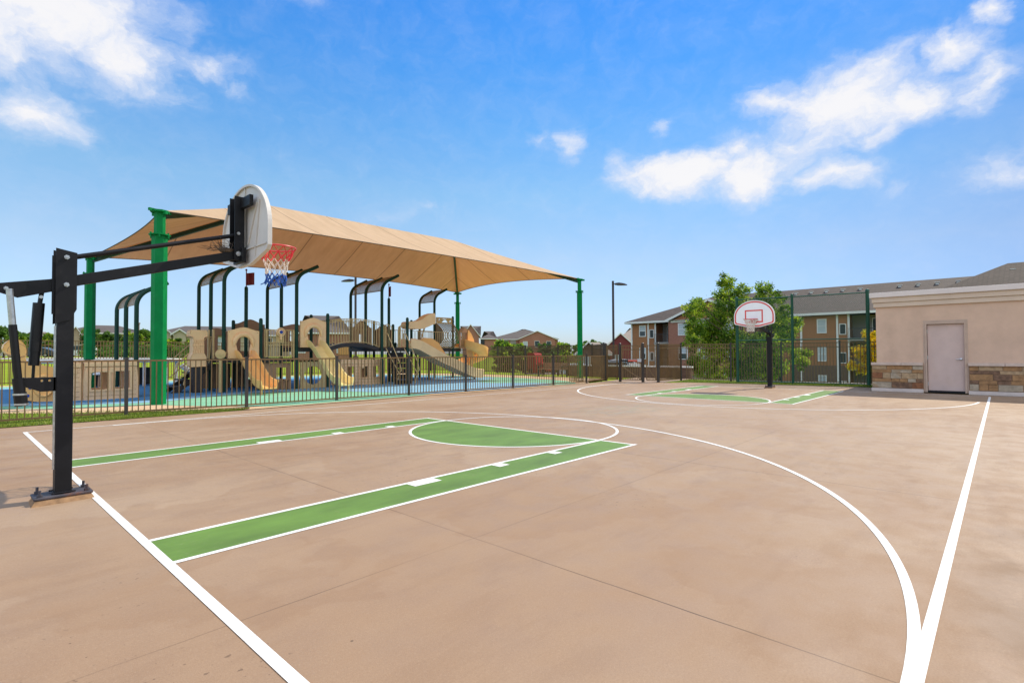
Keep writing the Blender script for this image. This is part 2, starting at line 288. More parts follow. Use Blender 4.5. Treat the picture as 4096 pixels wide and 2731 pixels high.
RBLUE = two('light blue rubber surfacing', (0.22, 0.43, 0.58), (0.29, 0.51, 0.65), 1.2, 0.35, 0.7, 0.9, 70)
RBLUE_SHADE = two('shaded blue rubber surfacing', (0.075, 0.23, 0.43), (0.11, 0.29, 0.49), 1.2, 0.35, 0.7, 0.9, 70)  # canopy shade put into a darker copy of the blue rubber
BARK = pm('grey bark', (0.09, 0.065, 0.045), 0.9, var=0.3, scale=12)
def leafset(n, cols, tr=0.35):
    return [pm('%s leaf %s' % (n, w_), c, 0.55, var=0.15, scale=1.5, trans=tr) for w_, c in zip(('dark', 'mid', 'light', 'pale'), cols)]
LF_TREE = leafset('pistache', [(0.05, 0.105, 0.010), (0.125, 0.245, 0.018), (0.27, 0.40, 0.028), (0.48, 0.56, 0.045)], 0.58)
LF_OAK = leafset('oak', [(0.040, 0.095, 0.014), (0.075, 0.155, 0.020), (0.125, 0.23, 0.026), (0.19, 0.30, 0.034)], 0.5)
LF_YEL = leafset('yellow', [(0.60, 0.36, 0.006), (0.78, 0.54, 0.010), (0.85, 0.66, 0.012), (0.50, 0.46, 0.02)], 0.5)
LF_GRN = leafset('grass blade', [(0.10, 0.16, 0.014), (0.15, 0.22, 0.018), (0.21, 0.28, 0.025), (0.28, 0.30, 0.05)], 0.35)

# ------------------------------------------------------------------ mesh helpers
class MB:
    def __init__(s): s.v = []; s.f = []; s.m = []
    def add(s, vs, fs, mi=0):
        o = len(s.v); s.v += [tuple(q) for q in vs]; s.f += [tuple(i + o for i in f) for f in fs]; s.m += [mi] * len(fs); return s
    def box(s, x0, x1, y0, y1, z0, z1, mi=0):
        return s.add([(x0, y0, z0), (x1, y0, z0), (x1, y1, z0), (x0, y1, z0), (x0, y0, z1), (x1, y0, z1), (x1, y1, z1), (x0, y1, z1)],
                     [(0, 3, 2, 1), (4, 5, 6, 7), (0, 1, 5, 4), (1, 2, 6, 5), (2, 3, 7, 6), (3, 0, 4, 7)], mi)
    def bar(s, p, q, wd, ht, mi=0, upv=(0, 0, 1)):
        p = Vector(p); q = Vector(q); d = (q - p).normalized(); u = Vector(upv)
        if abs(d.dot(u)) > 0.98: u = Vector((1, 0, 0))
        a = d.cross(u).normalized(); b = a.cross(d).normalized(); a *= wd / 2; b *= ht / 2
        return s.add([p - a - b, p + a - b, p + a + b, p - a + b, q - a - b, q + a - b, q + a + b, q - a + b],
                     [(0, 3, 2, 1), (4, 5, 6, 7), (0, 1, 5, 4), (1, 2, 6, 5), (2, 3, 7, 6), (3, 0, 4, 7)], mi)
    def tube(s, pts, r, n=8, mi=0, cap=True, dome=False, closed=False):
        pts = [Vector(p) for p in pts]; N = len(pts); rs = r if hasattr(r, '__len__') else [r] * N
        vs = []; ref = None
        for i, p in enumerate(pts):
            if closed: d = pts[(i + 1) % N] - pts[i - 1]
            else: d = pts[min(i + 1, N - 1)] - pts[max(i - 1, 0)]
            d.normalize()
            if ref is None: ref = Vector((0, 0, 1)) if abs(d.z) < 0.9 else Vector((1, 0, 0))
            a = d.cross(ref).normalized(); ref = a.cross(d).normalized()
            for k in range(n):
                t = 2 * math.pi * k / n; vs.append(p + (a * math.cos(t) + ref * math.sin(t)) * rs[i])
        fs = []
        for i in range(N if closed else N - 1):
            j = (i + 1) % N
            for k in range(n): fs.append((i * n + k, i * n + (k + 1) % n, j * n + (k + 1) % n, j * n + k))
        if cap and not closed: fs.append(tuple(range(n))[::-1]); fs.append(tuple((N - 1) * n + k for k in range(n)))
        return s.add(vs, fs, mi)
    def lathe(s, c, prof, n=12, mi=0, axis=(0, 0, 1)):
        ax = Vector(axis).normalized(); a = ax.orthogonal().normalized(); b = ax.cross(a); c = Vector(c); vs = []
        for r, h in prof:
            for k in range(n):
                t = 2 * math.pi * k / n; vs.append(c + ax * h + (a * math.cos(t) + b * math.sin(t)) * r)
        fs = [(i * n + k, i * n + (k + 1) % n, (i + 1) * n + (k + 1) % n, (i + 1) * n + k) for i in range(len(prof) - 1) for k in range(n)]
        fs.append(tuple(range(n))[::-1]); fs.append(tuple((len(prof) - 1) * n + k for k in range(n)))
        return s.add(vs, fs, mi)
    def plate(s, outer, holes, th, f, mi=0):
        """outline with openings, extruded by th; f(u, v, w) gives the point"""
        loops = [outer] + list(holes); flat = [p for l in loops for p in l]
        tris = tessellate_polygon([[Vector((p[0], p[1], 0)) for p in l] for l in loops]); n = len(flat)
        vs = [f(p[0], p[1], 0) for p in flat] + [f(p[0], p[1], th) for p in flat]
        fs = [tuple(t) for t in tris] + [tuple(i + n for i in t)[::-1] for t in tris]; o = 0
        for l in loops:
            k = len(l)
            for i in range(k): fs.append((o + i, o + (i + 1) % k, n + o + (i + 1) % k, n + o + i))
            o += k
        return s.add(vs, fs, mi)
    def sweep(s, prof, path, side, mi=0, cap=True):
        """closed profile (a across, b up) along a path; side(i) gives the across vector"""
        P = [Vector(p) for p in path]; N = len(P); k = len(prof); vs = []
        for i, p in enumerate(P):
            d = (P[min(i + 1, N - 1)] - P[max(i - 1, 0)]).normalized(); a = Vector(side(i)).normalized(); u = a.cross(d).normalized()
            if u.z < 0: u = -u
            vs += [p + a * x + u * y for x, y in prof]
        fs = [(i * k + j, i * k + (j + 1) % k, (i + 1) * k + (j + 1) % k, (i + 1) * k + j) for i in range(N - 1) for j in range(k)]
        if cap: fs.append(tuple(range(k))[::-1]); fs.append(tuple((N - 1) * k + j for j in range(k)))
        return s.add(vs, fs, mi)
    def poly(s, pts, z, mi=0):
        tr = tessellate_polygon([[Vector((x, y, 0)) for x, y in pts]])
        return s.add([(x, y, z) for x, y in pts], [t if (Vector((*pts[t[1]], 0)) - Vector((*pts[t[0]], 0))).cross(Vector((*pts[t[2]], 0)) - Vector((*pts[t[0]], 0))).z > 0 else tuple(t)[::-1] for t in tr], mi)
    def build(s, name, mats, parent=None, smooth=False, bevel=0.0, local=False, angle=35):
        me = bpy.data.meshes.new(name)
        off = Vector((0, 0, 0))
        if parent is not None and not local:
            p = parent
            while p is not None: off += p.location; p = p.parent
        me.from_pydata([(x - off.x, y - off.y, z - off.z) for x, y, z in s.v], [], s.f)
        for M in (mats if isinstance(mats, (list, tuple)) else [mats]): me.materials.append(M)
        me.polygons.foreach_set('material_index', s.m)
        me.update()
        if smooth:
            me.polygons.foreach_set('use_smooth', [True] * len(me.polygons))
            me.set_sharp_from_angle(angle=R(angle))
        o = bpy.data.objects.new(name, me); COL.objects.link(o)
        if parent is not None: o.parent = parent
        if bevel:
            b = o.modifiers.new('bevel', 'BEVEL'); b.width = bevel; b.segments = 2; b.limit_method = 'ANGLE'; b.angle_limit = R(40)
        return o
def tag(o, label=None, cat=None, group=None, kind=None):
    if label: o['label'] = label
    if cat: o['category'] = cat
    if group: o['group'] = group
    if kind: o['kind'] = kind
    return o
def thing(name, loc, label, cat, group=None, rz=0.0):
    o = bpy.data.objects.new(name, None); COL.objects.link(o); o.location = loc; o.rotation_euler = (0, 0, rz); o.empty_display_size = 0.2
    return tag(o, label, cat, group)
def copytree(o, parent=None):
    c = o.copy(); COL.objects.link(c); c.parent = parent
    for ch in list(o.children): copytree(ch, c)
    return c
def struct(name, mb, mat, label=None, cat=None, **kw):
    return tag(mb.build(name, mat, **kw), label, cat, None, 'structure')
def at(px, py, D):
    """point of the place that lies D metres ahead on the sight line of a photo pixel (used for the far background)"""
    v = fw * FPX + r2 * (px - 2048) - u2 * (py - 1365.5)
    f2 = Vector((math.cos(YAW), math.sin(YAW), 0)); return CAMP + v * (D / v.dot(f2))
def catmull(pts, n=6, closed=True):
    out = []; N = len(pts)
    for i in range(N if closed else N - 1):
        p = [Vector(pts[(i + k) % N] if closed else pts[max(0, min(N - 1, i + k))]) for k in (-1, 0, 1, 2)]
        for j in range(n):
            t = j / n; q = 0.5 * ((2 * p[1]) + (p[2] - p[0]) * t + (2 * p[0] - 5 * p[1] + 4 * p[2] - p[3]) * t * t + (-p[0] + 3 * p[1] - 3 * p[2] + p[3]) * t ** 3)
            out.append(tuple(q))
    if not closed: out.append(tuple(pts[-1]))
    return out

# ------------------------------------------------------------------ ground
def sstep(a, b, x):
    t = max(0, min(1, (x - a) / (b - a))); return t * t * (3 - 2 * t)
def ground_z(x, y):
    drop = (3.5 - 2.3 * sstep(9, 16, y)) * sstep(26.5, 33, x)
    rise = 1.05 * sstep(27, 80, y)
    return -0.05 - drop * (1 - sstep(70, 110, y) * 0.8) + rise * (1 - 0.6 * sstep(26, 40, x))
xs = [-900, -400, -200, -100, -60, -30, -15, 0, 15, 24, 26] + [26.5 + 0.8 * i for i in range(10)] + [36, 42, 50, 60, 80, 120, 200, 400, 900]
ys = [-900, -300, -100, -40, -15, -5, 2, 6, 8, 9] + [10 + i for i in range(8)] + [20, 24, 27, 30, 35, 40, 46, 52, 60, 70, 80, 100, 140, 220, 400, 900]
g = MB(); nx, ny = len(xs), len(ys)
g.add([(x, y, ground_z(x, y)) for y in ys for x in xs], [(j * nx + i, j * nx + i + 1, (j + 1) * nx + i + 1, (j + 1) * nx + i) for j in range(ny - 1) for i in range(nx - 1)])
struct('ground', g, LAWN, smooth=True)
m = MB(); m.poly([(-14, -16), (20.78, -16), (20.78, -3.1), (22.85, -3.0), (22.85, -2.2), (22.4, 1.5), (21.9, 4.0), (21.0, 4.75), (25.4, 5.2), (25.4, 8.2), (21.0, 7.55), (18.6, 7.06), (13.9, 7.08), (9.2, 7.22), (4.2, 7.1), (1.0, 7.27), (-0.3, 7.38), (-6, 7.7), (-14, 8.0)], 0.0)
struct('court', m, CONC)
m = MB(); zt = [0.0030]
def ring(cx, cy, r, wd, a0, a1, n=72):
    zt[0] += 0.00004; v = []; 
    for i in range(n + 1):
        t = R(a0 + (a1 - a0) * i / n); v += [(cx + (r - wd / 2) * math.cos(t), cy + (r - wd / 2) * math.sin(t), zt[0]), (cx + (r + wd / 2) * math.cos(t), cy + (r + wd / 2) * math.sin(t), zt[0])]
    m.add(v, [(2 * i, 2 * i + 1, 2 * i + 3, 2 * i + 2) for i in range(n)])
def line(x0, y0, x1, y1, wd):
    zt[0] += 0.00004; d = Vector((x1 - x0, y1 - y0)); n = Vector((-d.y, d.x)).normalized() * wd / 2; 
    m.add([(x0 + n.x, y0 + n.y, zt[0]), (x0 - n.x, y0 - n.y, zt[0]), (x1 - n.x, y1 - n.y, zt[0]), (x1 + n.x, y1 + n.y, zt[0])], [(0, 1, 2, 3)])
LL = 20.07
gm = MB()
for X0, dr in ((0.0, 1), (LL, -1)):
    fx = lambda v: X0 + dr * v
    for sg in (1, -1):
        gm.add([(fx(0.03), sg * 1.86, 0.0015), (fx(5.99), sg * 1.86, 0.0015), (fx(5.99), sg * 2.45, 0.0015), (fx(0.03), sg * 2.45, 0.0015)], [(0, 1, 2, 3) if sg * dr > 0 else (3, 2, 1, 0)])
        line(fx(0.0), sg * 1.855, fx(6.02), sg * 1.855, 0.05); line(fx(0.0), sg * 2.455, fx(6.045), sg * 2.455, 0.05)
        for bx, bw in ((2.33, 0.35), (3.58, 0.17), (4.65, 0.16)):
            line(fx(bx), sg * 1.95, fx(bx + bw), sg * 1.95, 0.15)
    line(fx(5.995), -2.43, fx(5.995), 2.43, 0.05)
    ring(fx(6.02), 0, 1.829, 0.05, 0, 360, 120)
    pts = [(fx(6.0), -1.83)] + [(fx(6.0 - 1.83 * math.sin(R(a))), -1.83 * math.cos(R(a))) for a in range(0, 181, 6)] + [(fx(6.0), 1.83)]
    gm.poly(pts[1:-1], 0.0022)
ring(1.6, 0.0, 6.165, 0.054, -92, 93, 130)
ring(17.95, -0.10, 5.90, 0.06, 90, 268, 120)
line(0.03, -6.21, 0.03, 6.27, 0.06); line(LL, -6.2, LL, 5.85, 0.05)
line(0.0, -6.184, LL + 0.03, -6.184, 0.054); line(0.0, 6.235, LL, 5.80, 0.05)
line(18.0, 5.8, LL, 5.83, 0.05)
struct('court_lines', m, WHITE); struct('court_green_paint', gm, GREENP)
# turf strips beside the slab
m = MB(); m.poly([(-14, 7.95), (-6, 7.66), (-0.3, 7.34), (1.0, 7.23), (3.3, 7.12), (4.3, 7.15), (3.5, 7.6), (2.4, 8.4), (1.09, 9.51), (-0.05, 10.67), (-1.5, 11.9), (-4, 13.5), (-14, 16)], 0.012)
m.poly([(21.1, 4.7), (21.9, 3.95), (22.4, 1.5), (22.85, -2.2), (22.9, -3.0), (24.4, -3.0), (24.4, 4.9)], 0.012)
struct('turf_strip', m, TURF)
m = MB(); m.poly([(4.2, 7.1), (9.2, 7.2), (13.9, 7.06), (18.65, 7.04), (19.6, 7.8), (22.3, 8.3), (22.6, 14), (22.3, 20), (19, 26), (7, 26.1), (-3, 25.9), (-14, 25), (-14, 16), (-4, 13.5), (-1.5, 11.9), (-0.05, 10.67), (1.09, 9.51), (2.4, 8.4), (3.5, 7.55)], 0.016)
struct('sand_surfacing', m, RSAND)
m = MB(); m.poly(catmull([(-14, 17), (-4, 14.6), (0, 11.9), (1.24, 10.8), (2.82, 10.25), (3.4, 9.3), (4.1, 8.3), (5.0, 7.35), (7, 7.3), (9.6, 7.28), (11, 8), (14.5, 8.1), (16.4, 7.35), (18.0, 7.32), (19.3, 8.9), (19.9, 11), (20.3, 14.5), (19.6, 20), (17, 24.4), (8, 24.9), (-2, 24.7), (-12, 23)], 4), 0.022)
struct('mint_surfacing', m, RMINT)
m = MB(); m.poly(catmull([(-10, 17.5), (-2, 14.2), (1.3, 12.0), (3.0, 11.1), (4.4, 11.8), (5.6, 12.4), (7.4, 12.2), (8.6, 11.2), (9.3, 9.4), (9.9, 7.6), (12.6, 7.42), (16.2, 7.5), (17.3, 8.2), (16.6, 9.4), (15.8, 10.6), (16.6, 12.2), (18.4, 12.9), (19.5, 14.5), (18.6, 19.5), (16.4, 23), (8, 23.5), (-1, 23.4), (-9, 21.5)], 4), 0.028)
struct('light_blue_surfacing', m, RBLUE)
m = MB(); m.poly(catmull([(-6, 17), (-1, 14.6), (1.6, 12.7), (3.4, 12.2), (5.2, 13.0), (8, 13.6), (10.2, 13.0), (12.5, 14.4), (15, 15), (17, 16), (16, 20), (12, 22), (4, 22.4), (-4, 20.5)], 4), 0.034)
struct('shaded_blue_surfacing', m, RBLUE_SHADE)  # canopy shade laid as a darker sheet over the light blue
# far parking strip, path and road
m = MB(); m.poly([(-80, 71), (20, 71), (20, 80), (-80, 80)], 0.0); m.v = [(x, y, ground_z(x, y) + 0.04) for x, y, z in m.v]; struct('parking_lot', m, PALEC)
m = MB(); m.add([(34, 9.5, ground_z(36, 16) + .05), (56, 9.5, ground_z(36, 16) + .05), (56, 50, ground_z(36, 16) + .05), (34, 50, ground_z(36, 16) + .05)], [(0, 1, 2, 3)]); struct('road', m, ASPH)
def blades(n, area, h, z0):
    mb = MB()
    for _ in range(n):
        while True:
            x, y = area()
            if x is not None: break
        a = random.uniform(0, 6.28); wd = random.uniform(0.004, 0.008); hh = h * random.uniform(0.5, 1.2); lx, ly = random.gauss(0, hh * 0.4), random.gauss(0, hh * 0.4)
        mb.add([(x - math.cos(a) * wd, y - math.sin(a) * wd, z0), (x + math.cos(a) * wd, y + math.sin(a) * wd, z0), (x + lx, y + ly, z0 + hh)], [(0, 1, 2)], random.choice((0, 1, 1, 2, 3)))
    return mb
def a1():
    x = random.uniform(-4.5, 4.2); lo = 7.24 if x > 1 else 7.27 - (x - 1) * 0.06; hi = min(10.8, 7.25 + max(0.0, (4.1 - x)) * 0.9)
    y = lo + (hi - lo) * random.random() ** 1.6; return (x, y - 0.03)
def a2():
    y = random.uniform(-3, 4.6); x0 = 22.86 - max(0, y + 2.2) * 0.15; return (random.uniform(x0 - 0.06, 24.0), y)
b1 = blades(15000, a1, 0.05, 0.012); b2 = blades(5000, a2, 0.06, 0.012)
b1.add(b2.v, b2.f, 0); b1.m[-len(b2.f):] = b2.m
tag(b1.build('grass', LF_GRN), 'short green turf blades along the edge of the court slab', 'grass', None, 'stuff')

# ------------------------------------------------------------------ basketball hoops (built facing +x, pole at the origin)
def board_outline(y0=0.0, sc=1.0, n=18):
    hw = 0.69 * sc
    pts = [(-0.18 * sc, 0.0), (0.18 * sc, 0.0), (hw - 0.035, 0.12), (hw, 0.17), (hw, 0.40)]
    pts += [(hw * math.cos(R(a)) , 0.40 + 0.56 * sc * math.sin(R(a))) for a in [90 * i / n for i in range(1, 2 * n)]]
    return pts + [(-hw, 0.40), (-hw, 0.17), (-hw + 0.035, 0.12)]
def inset(pts, k, cy=0.45):
    return [(x * (1 - k / 0.69), cy + (y - cy) * (1 - k / 0.48)) for x, y in pts]
def make_hoop(loc, rz, label, tri, front, BZ=2.37):
    t = thing('basketball_hoop', loc, label, 'basketball hoop', 'basketball hoops', rz)
    b = MB().box(-0.215, 0.215, -0.13, 0.13, 0.045, 0.07).build('base_plate', RUST, t, bevel=0.008, local=True)
    MB().add([(-0.235, -0.165, 0.0), (0.225, -0.155, 0.0), (0.235, 0.15, 0.0), (-0.225, 0.14, 0.0), (-0.2, -0.12, 0.046), (0.2, -0.12, 0.046), (0.2, 0.12, 0.046), (-0.2, 0.12, 0.046)], [(0, 1, 5, 4), (1, 2, 6, 5), (2, 3, 7, 6), (3, 0, 4, 7), (4, 5, 6, 7)]).build('grout_pad', GROUT, b, local=True)
    for sx in (-0.17, 0.17):
        for sy in (-0.095, 0.095): MB().lathe((sx, sy, 0.07), [(0.022, 0), (0.022, 0.022), (0.011, 0.022), (0.011, 0.06)], 6).build('bolt', RUST, b, local=True)
    MB().box(-0.062, 0.062, -0.075, 0.075, 0.075, 1.93).box(-0.09, 0.09, -0.09, -0.076, 0.075, 0.09).box(-0.09, 0.09, 0.076, 0.09, 0.075, 0.09).build('pole', BLACK, t, bevel=0.006, local=True)
    br = MB().plate([(-0.078, 1.66), (0.03, 1.70), (0.078, 1.80), (0.078, 2.34), (-0.078, 2.37)], [], 0.008, lambda u, v, w_: (u, -0.086 + w_, v)).plate([(-0.078, 1.66), (0.03, 1.70), (0.078, 1.80), (0.078, 2.34), (-0.078, 2.37)], [], 0.008, lambda u, v, w_: (u, 0.078 + w_, v)).build('mast_bracket', BLACK, t, local=True)
    for z in (2.29, 2.03):
        MB().lathe((0.0, -0.086, z), [(0.022, 0), (0.022, 0.012), (0.012, 0.012), (0.012, 0.03)], 6, axis=(0, -1, 0)).build('bolt', STEEL, br, local=True)
    MB().box(-0.079, -0.066, -0.05, -0.02, 0.3, 1.64).build('halo_strip', STEEL, t, local=True)  # pale strip added to stand in for the bright halo down the pole
    MB().box(-0.10, -0.0795, -0.05, -0.03, 1.75, 2.30).build('lever_channel', BLACK, t, local=True)
    MB().bar((-0.10, 0, 2.03), (1.56, 0, BZ + 0.13), 0.076, 0.10).build('support_arm', BLACK, t, bevel=0.005, local=True)
    rp = MB().plate([(-0.03, 1.985), (-0.03, 2.09), (-0.46, 2.005), (-0.47, 1.935), (-0.33, 1.895)], [], 0.06, lambda u, v, w_: (u, -0.03 + w_, v)).build('rear_arm', BLACK, t, bevel=0.004, local=True)
    MB().lathe((-0.41, -0.032, 1.965), [(0.018, 0), (0.018, 0.014), (0.01, 0.014), (0.01, 0.03)], 6, axis=(0, -1, 0)).build('bolt', STEEL, rp, local=True)
    MB().tube([(0.0, 0, 2.29), (1.56, 0, BZ + 0.365)], 0.024, 10).build('support_rod', BLACK, t, smooth=True, local=True)
    # lift cylinder and crank handle behind the pole
    lc = MB().tube([(-0.185, 0, 1.85), (-0.208, 0, 1.40)], 0.044, 14).tube([(-0.208, 0, 1.40), (-0.215, 0, 1.27)], 0.040, 14).tube([(-0.215, 0, 1.27), (-0.219, 0, 1.15)], 0.012, 8).tube([(-0.165, 0, 1.96), (-0.18, 0, 1.84)], 0.018, 8).build('lift_cylinder', BLACK2, t, smooth=True, local=True)
    MB().lathe((-0.172, -0.02, 1.905), [(0.016, 0), (0.016, 0.014)], 6, axis=(0, -1, 0)).build('bolt', STEEL, lc, local=True)
    MB().plate([(-0.06, 1.03), (-0.06, 1.16), (-0.33, 1.16), (-0.33, 1.10), (-0.17, 1.03)], [[(-0.16 + 0.012 * math.cos(a), 1.13 + 0.012 * math.sin(a)) for a in [6.28 * i / 8 for i in range(8)]], [(-0.105 + 0.012 * math.cos(a), 1.13 + 0.012 * math.sin(a)) for a in [6.28 * i / 8 for i in range(8)]]], 0.05, lambda u, v, w_: (u, -0.05 + w_, v)).build('lift_bracket', BLACK, t, local=True)
    h = MB().tube([(-0.39, -0.06, 1.96), (-0.365, -0.06, 1.64)], 0.026, 10, 1).tube([(-0.365, -0.06, 1.64), (-0.325, -0.06, 1.16)], 0.031, 10).tube([(-0.325, -0.06, 1.16), (-0.31, -0.06, 1.02)], 0.042, 12).build('crank_handle', [BLACK2, STEEL], t, smooth=True, local=True)
    cl = MB().tube([(-0.311, -0.06, 1.03), (-0.298, -0.06, 0.91)], 0.048, 14, 1)
    for z in (1.015, 0.925): cl.lathe((-0.304 + (z - 0.97) * -0.12, -0.06, z), [(0.051, -0.008), (0.051, 0.008)], 14)
    cl.build('rubber_coupling', [STEEL, BLACK2], h, local=True)
    # backboard with its steel bracket
    XB = 1.64
    ol = board_outline()
    bd = MB().plate(ol, [], 0.022, lambda u, v, w_: (XB + w_, u, BZ + v))
    rim_o = ol; rim_i = inset(ol, 0.022)
    bd.plate(rim_o, [rim_i], 0.024, lambda u, v, w_: (XB - 0.024 + w_, u, BZ + v))
    for a, c in (((0.0, 0.1), (0.0, 0.93)), ((-0.3, 0.1), (-0.42, 0.72)), ((0.3, 0.1), (0.42, 0.72)), ((-0.62, 0.2), (0.62, 0.2)), ((0.1, 0.25), (0.35, 0.7)), ((-0.1, 0.25), (-0.35, 0.7))):
        bd.bar((XB - 0.008, a[0], BZ + a[1]), (XB - 0.008, c[0], BZ + c[1]), 0.014, 0.014)
    bo = bd.build('backboard', BOARD, t, local=True)
    o2 = inset(ol, 0.03); o3 = inset(ol, 0.075)
    if front: MB().plate(inset(ol, 0.004), [], 0.002, lambda u, v, w_: (XB + 0.0225 + w_, u, BZ + v)).build('board_face', BOARDF, bo, local=True)
    mk = MB().plate(o2, [o3], 0.002, lambda u, v, w_: (XB + 0.0255 + w_, u, BZ + v))
    sq = [(-0.305, 0.17), (0.305, 0.17), (0.305, 0.62), (-0.305, 0.62)]; sqi = [(-0.26, 0.215), (0.26, 0.215), (0.26, 0.575), (-0.26, 0.575)]
    mk.plate(sq, [sqi], 0.002, lambda u, v, w_: (XB + 0.0255 + w_, u, BZ + v)).build('board_marking', BREDP, bo, local=True)
    fr = MB()
    for sy in (-1, 1): fr.box(1.49, XB - 0.042, sy * 0.075 - 0.006, sy * 0.075 + 0.006, BZ + 0.05, BZ + 0.80)
    fr.box(XB - 0.085, XB - 0.042, -0.34, 0.34, BZ + 0.66, BZ + 0.78).box(1.56, XB - 0.042, -0.069, 0.069, BZ + 0.05, BZ + 0.80)
    fr.box(XB - 0.085, XB - 0.042, -0.14, 0.14, BZ + 0.03, BZ + 0.2)
    f2_ = fr.build('board_frame', BLACK, t, bevel=0.003, local=True)
    for z, r in ((BZ + 0.365, 0.018), (BZ + 0.13, 0.028)): MB().lathe((1.53, -0.082, z), [(r, 0), (r, 0.012), (r * 0.55, 0.012), (r * 0.55, 0.022)], 8, axis=(0, -1, 0)).build('bolt', STEEL, f2_, local=True)
    # rim
    RX, RZ, RR = 2.0, BZ + 0.275, 0.229
    rm = MB().tube([(RX + RR * math.cos(a), RR * math.sin(a), RZ) for a in [2 * math.pi * i / 36 for i in range(36)]], 0.0095, 8, closed=True)
    rm.plate([(XB + 0.03, -0.14), (RX - RR * 0.72, -0.155), (RX - RR * 0.93, -0.07), (RX - RR, 0), (RX - RR * 0.93, 0.07), (RX - RR * 0.72, 0.155), (XB + 0.03, 0.14)], [], 0.006, lambda u, v, w_: (u, v, RZ - 0.005 + w_))
    rm.box(XB + 0.028, XB + 0.036, -0.10, 0.10, RZ - 0.13, RZ + 0.01)
    for sy in (-0.09, 0.09): rm.plate([(XB + 0.03, RZ - 0.12), (RX - RR, RZ - 0.01), (XB + 0.03, RZ - 0.006)], [], 0.005, lambda u, v, w_: (u, sy * 0.9 + w_, v))
    ro = rm.build('rim', REDP, t, smooth=True, local=True)
    # net: crossing strands in rings
    nb = MB(); NS = 12; lev = [(0.0, 0.226), (-0.075, 0.185), (-0.15, 0.150), (-0.21, 0.130), (-0.27, 0.118), (-0.33, 0.112), (-0.385, 0.112), (-0.43, 0.118)]
    rr = random.Random(3)
    for i in range(NS):
        for sg in (1, -1):
            pts = []
            for k, (dz, r) in enumerate(lev):
                a = 2 * math.pi * (i + sg * 0.5 * k) / NS; j = rr.gauss(0, 0.006) if k else 0
                pts.append((RX + (r + j) * math.cos(a), (r + j) * math.sin(a), RZ + dz + (rr.gauss(0, 0.006) if k else 0)))
            for k in range(len(pts) - 1):
                mi = (0 if k < 2 else 1 if k < 5 else 2) if tri else 1
                nb.tube([pts[k], pts[k + 1]], (0.0055 if mi == 0 else 0.0045 if mi == 1 else 0.007) if tri else 0.0075, 5, mi, cap=False)
            if tri: nb.tube([pts[-1], (pts[-1][0] + rr.gauss(0, .012), pts[-1][1] + rr.gauss(0, .012), pts[-1][2] - rr.uniform(0.01, 0.05))], 0.006, 4, 2)
    nb.build('net', [NRED, NWHT, NBLU], ro, local=True)
    return t
make_hoop((-0.2, 0.09, 0), 0.0, 'black pole basketball hoop with red white and blue net seen from behind, nearest the camera', True, True, 2.40)
make_hoop((20.2, -0.05, 0), math.pi, 'black pole basketball hoop at the far baseline, white fan board with red square facing us', False, True, 2.23)
m = MB(); rr = random.Random(5)
for _ in range(70):
    p = Vector((1.22 + rr.gauss(0, 0.06), 0.11 + rr.gauss(0, 0.05), 2.56 + abs(rr.gauss(0, 0.03)))); d = Vector((rr.gauss(-0.5, 0.6), rr.gauss(0, 0.6), rr.gauss(0.15, 0.35))).normalized() * rr.uniform(0.05, 0.17)
    m.tube([p, p + d * 0.5 + Vector((0, 0, rr.gauss(0, 0.01))), p + d], [0.003, 0.0025, 0.0012], 4)
m.lathe((1.24, 0.11, 2.53), [(0.02, 0), (0.07, 0.02), (0.085, 0.05), (0.05, 0.065)], 9)
tag(m.build('bird_nest', pm('dry twigs', (0.10, 0.075, 0.055), 0.9, var=0.4, scale=30)), 'scruffy brown twig nest wedged behind the near backboard', 'bird nest')

# ------------------------------------------------------------------ shade canopy over the playground
CA, CB, CD, CC = Vector((3.02, 10.35, 5.30)), Vector((3.04, 20.35, 5.30)), Vector((21.75, 19.4, 5.30)), Vector((22.1, 10.0, 5.30))
RA, RB = Vector((7.9, 15.2, 7.38)), Vector((17.5, 14.9, 7.38))
cn = thing('shade_canopy', (12.5, 15, 0), 'large tan fabric hip roof on green posts shading the playground', 'shade canopy')
def hexpost(p, h, r):
    rot = R(8)
    q = lambda rad: [(rad, 0)]
    po = MB().lathe((p[0], p[1], 0.02), [(r, 0), (r, h - 0.75)], 6).build('post', GPOST, cn)
    po.rotation_euler = (0, 0, 0)
    cl = MB().lathe((p[0], p[1], h - 0.75), [(r * 1.36, 0.02), (r * 1.36, 0.05)], 12)
    for k in range(6):
        a = R(60 * k + 15); cl.lathe((p[0] + r * 1.22 * math.cos(a), p[1] + r * 1.22 * math.sin(a), h - 0.80), [(0.022, 0), (0.022, 0.14)], 6)
    cl.build('flange', GPOST, po)
    MB().lathe((p[0], p[1], h - 0.70), [(r * 0.72, 0), (r * 0.72, 0.62)], 6).lathe((p[0], p[1], h - 0.10), [(r * 1.25, 0), (r * 1.25, 0.05)], 8).bar((p[0] - 0.28, p[1] - 0.1, h - 0.06), (p[0] + 0.28, p[1] + 0.1, h - 0.06), 0.07, 0.07).bar((p[0] - 0.1, p[1] + 0.26, h - 0.12), (p[0] + 0.1, p[1] - 0.26, h - 0.12), 0.07, 0.09).build('post_cap', GPOST, po)
for p_, r_ in ((CA, 0.188), (CB, 0.185), (CC, 0.15), (CD, 0.15)): hexpost(p_, 5.34, r_)
for a, b in ((CA, RA), (CB, RA), (CC, RB), (CD, RB)):
    d = Vector((0, 0, -0.16)); MB().bar(a + d, b + d, 0.11, 0.16).build('rafter', RAFT, cn)
MB().bar(RA + Vector((0, 0, -0.16)), RB + Vector((0, 0, -0.16)), 0.11, 0.16).build('ridge_beam', RAFT, cn)
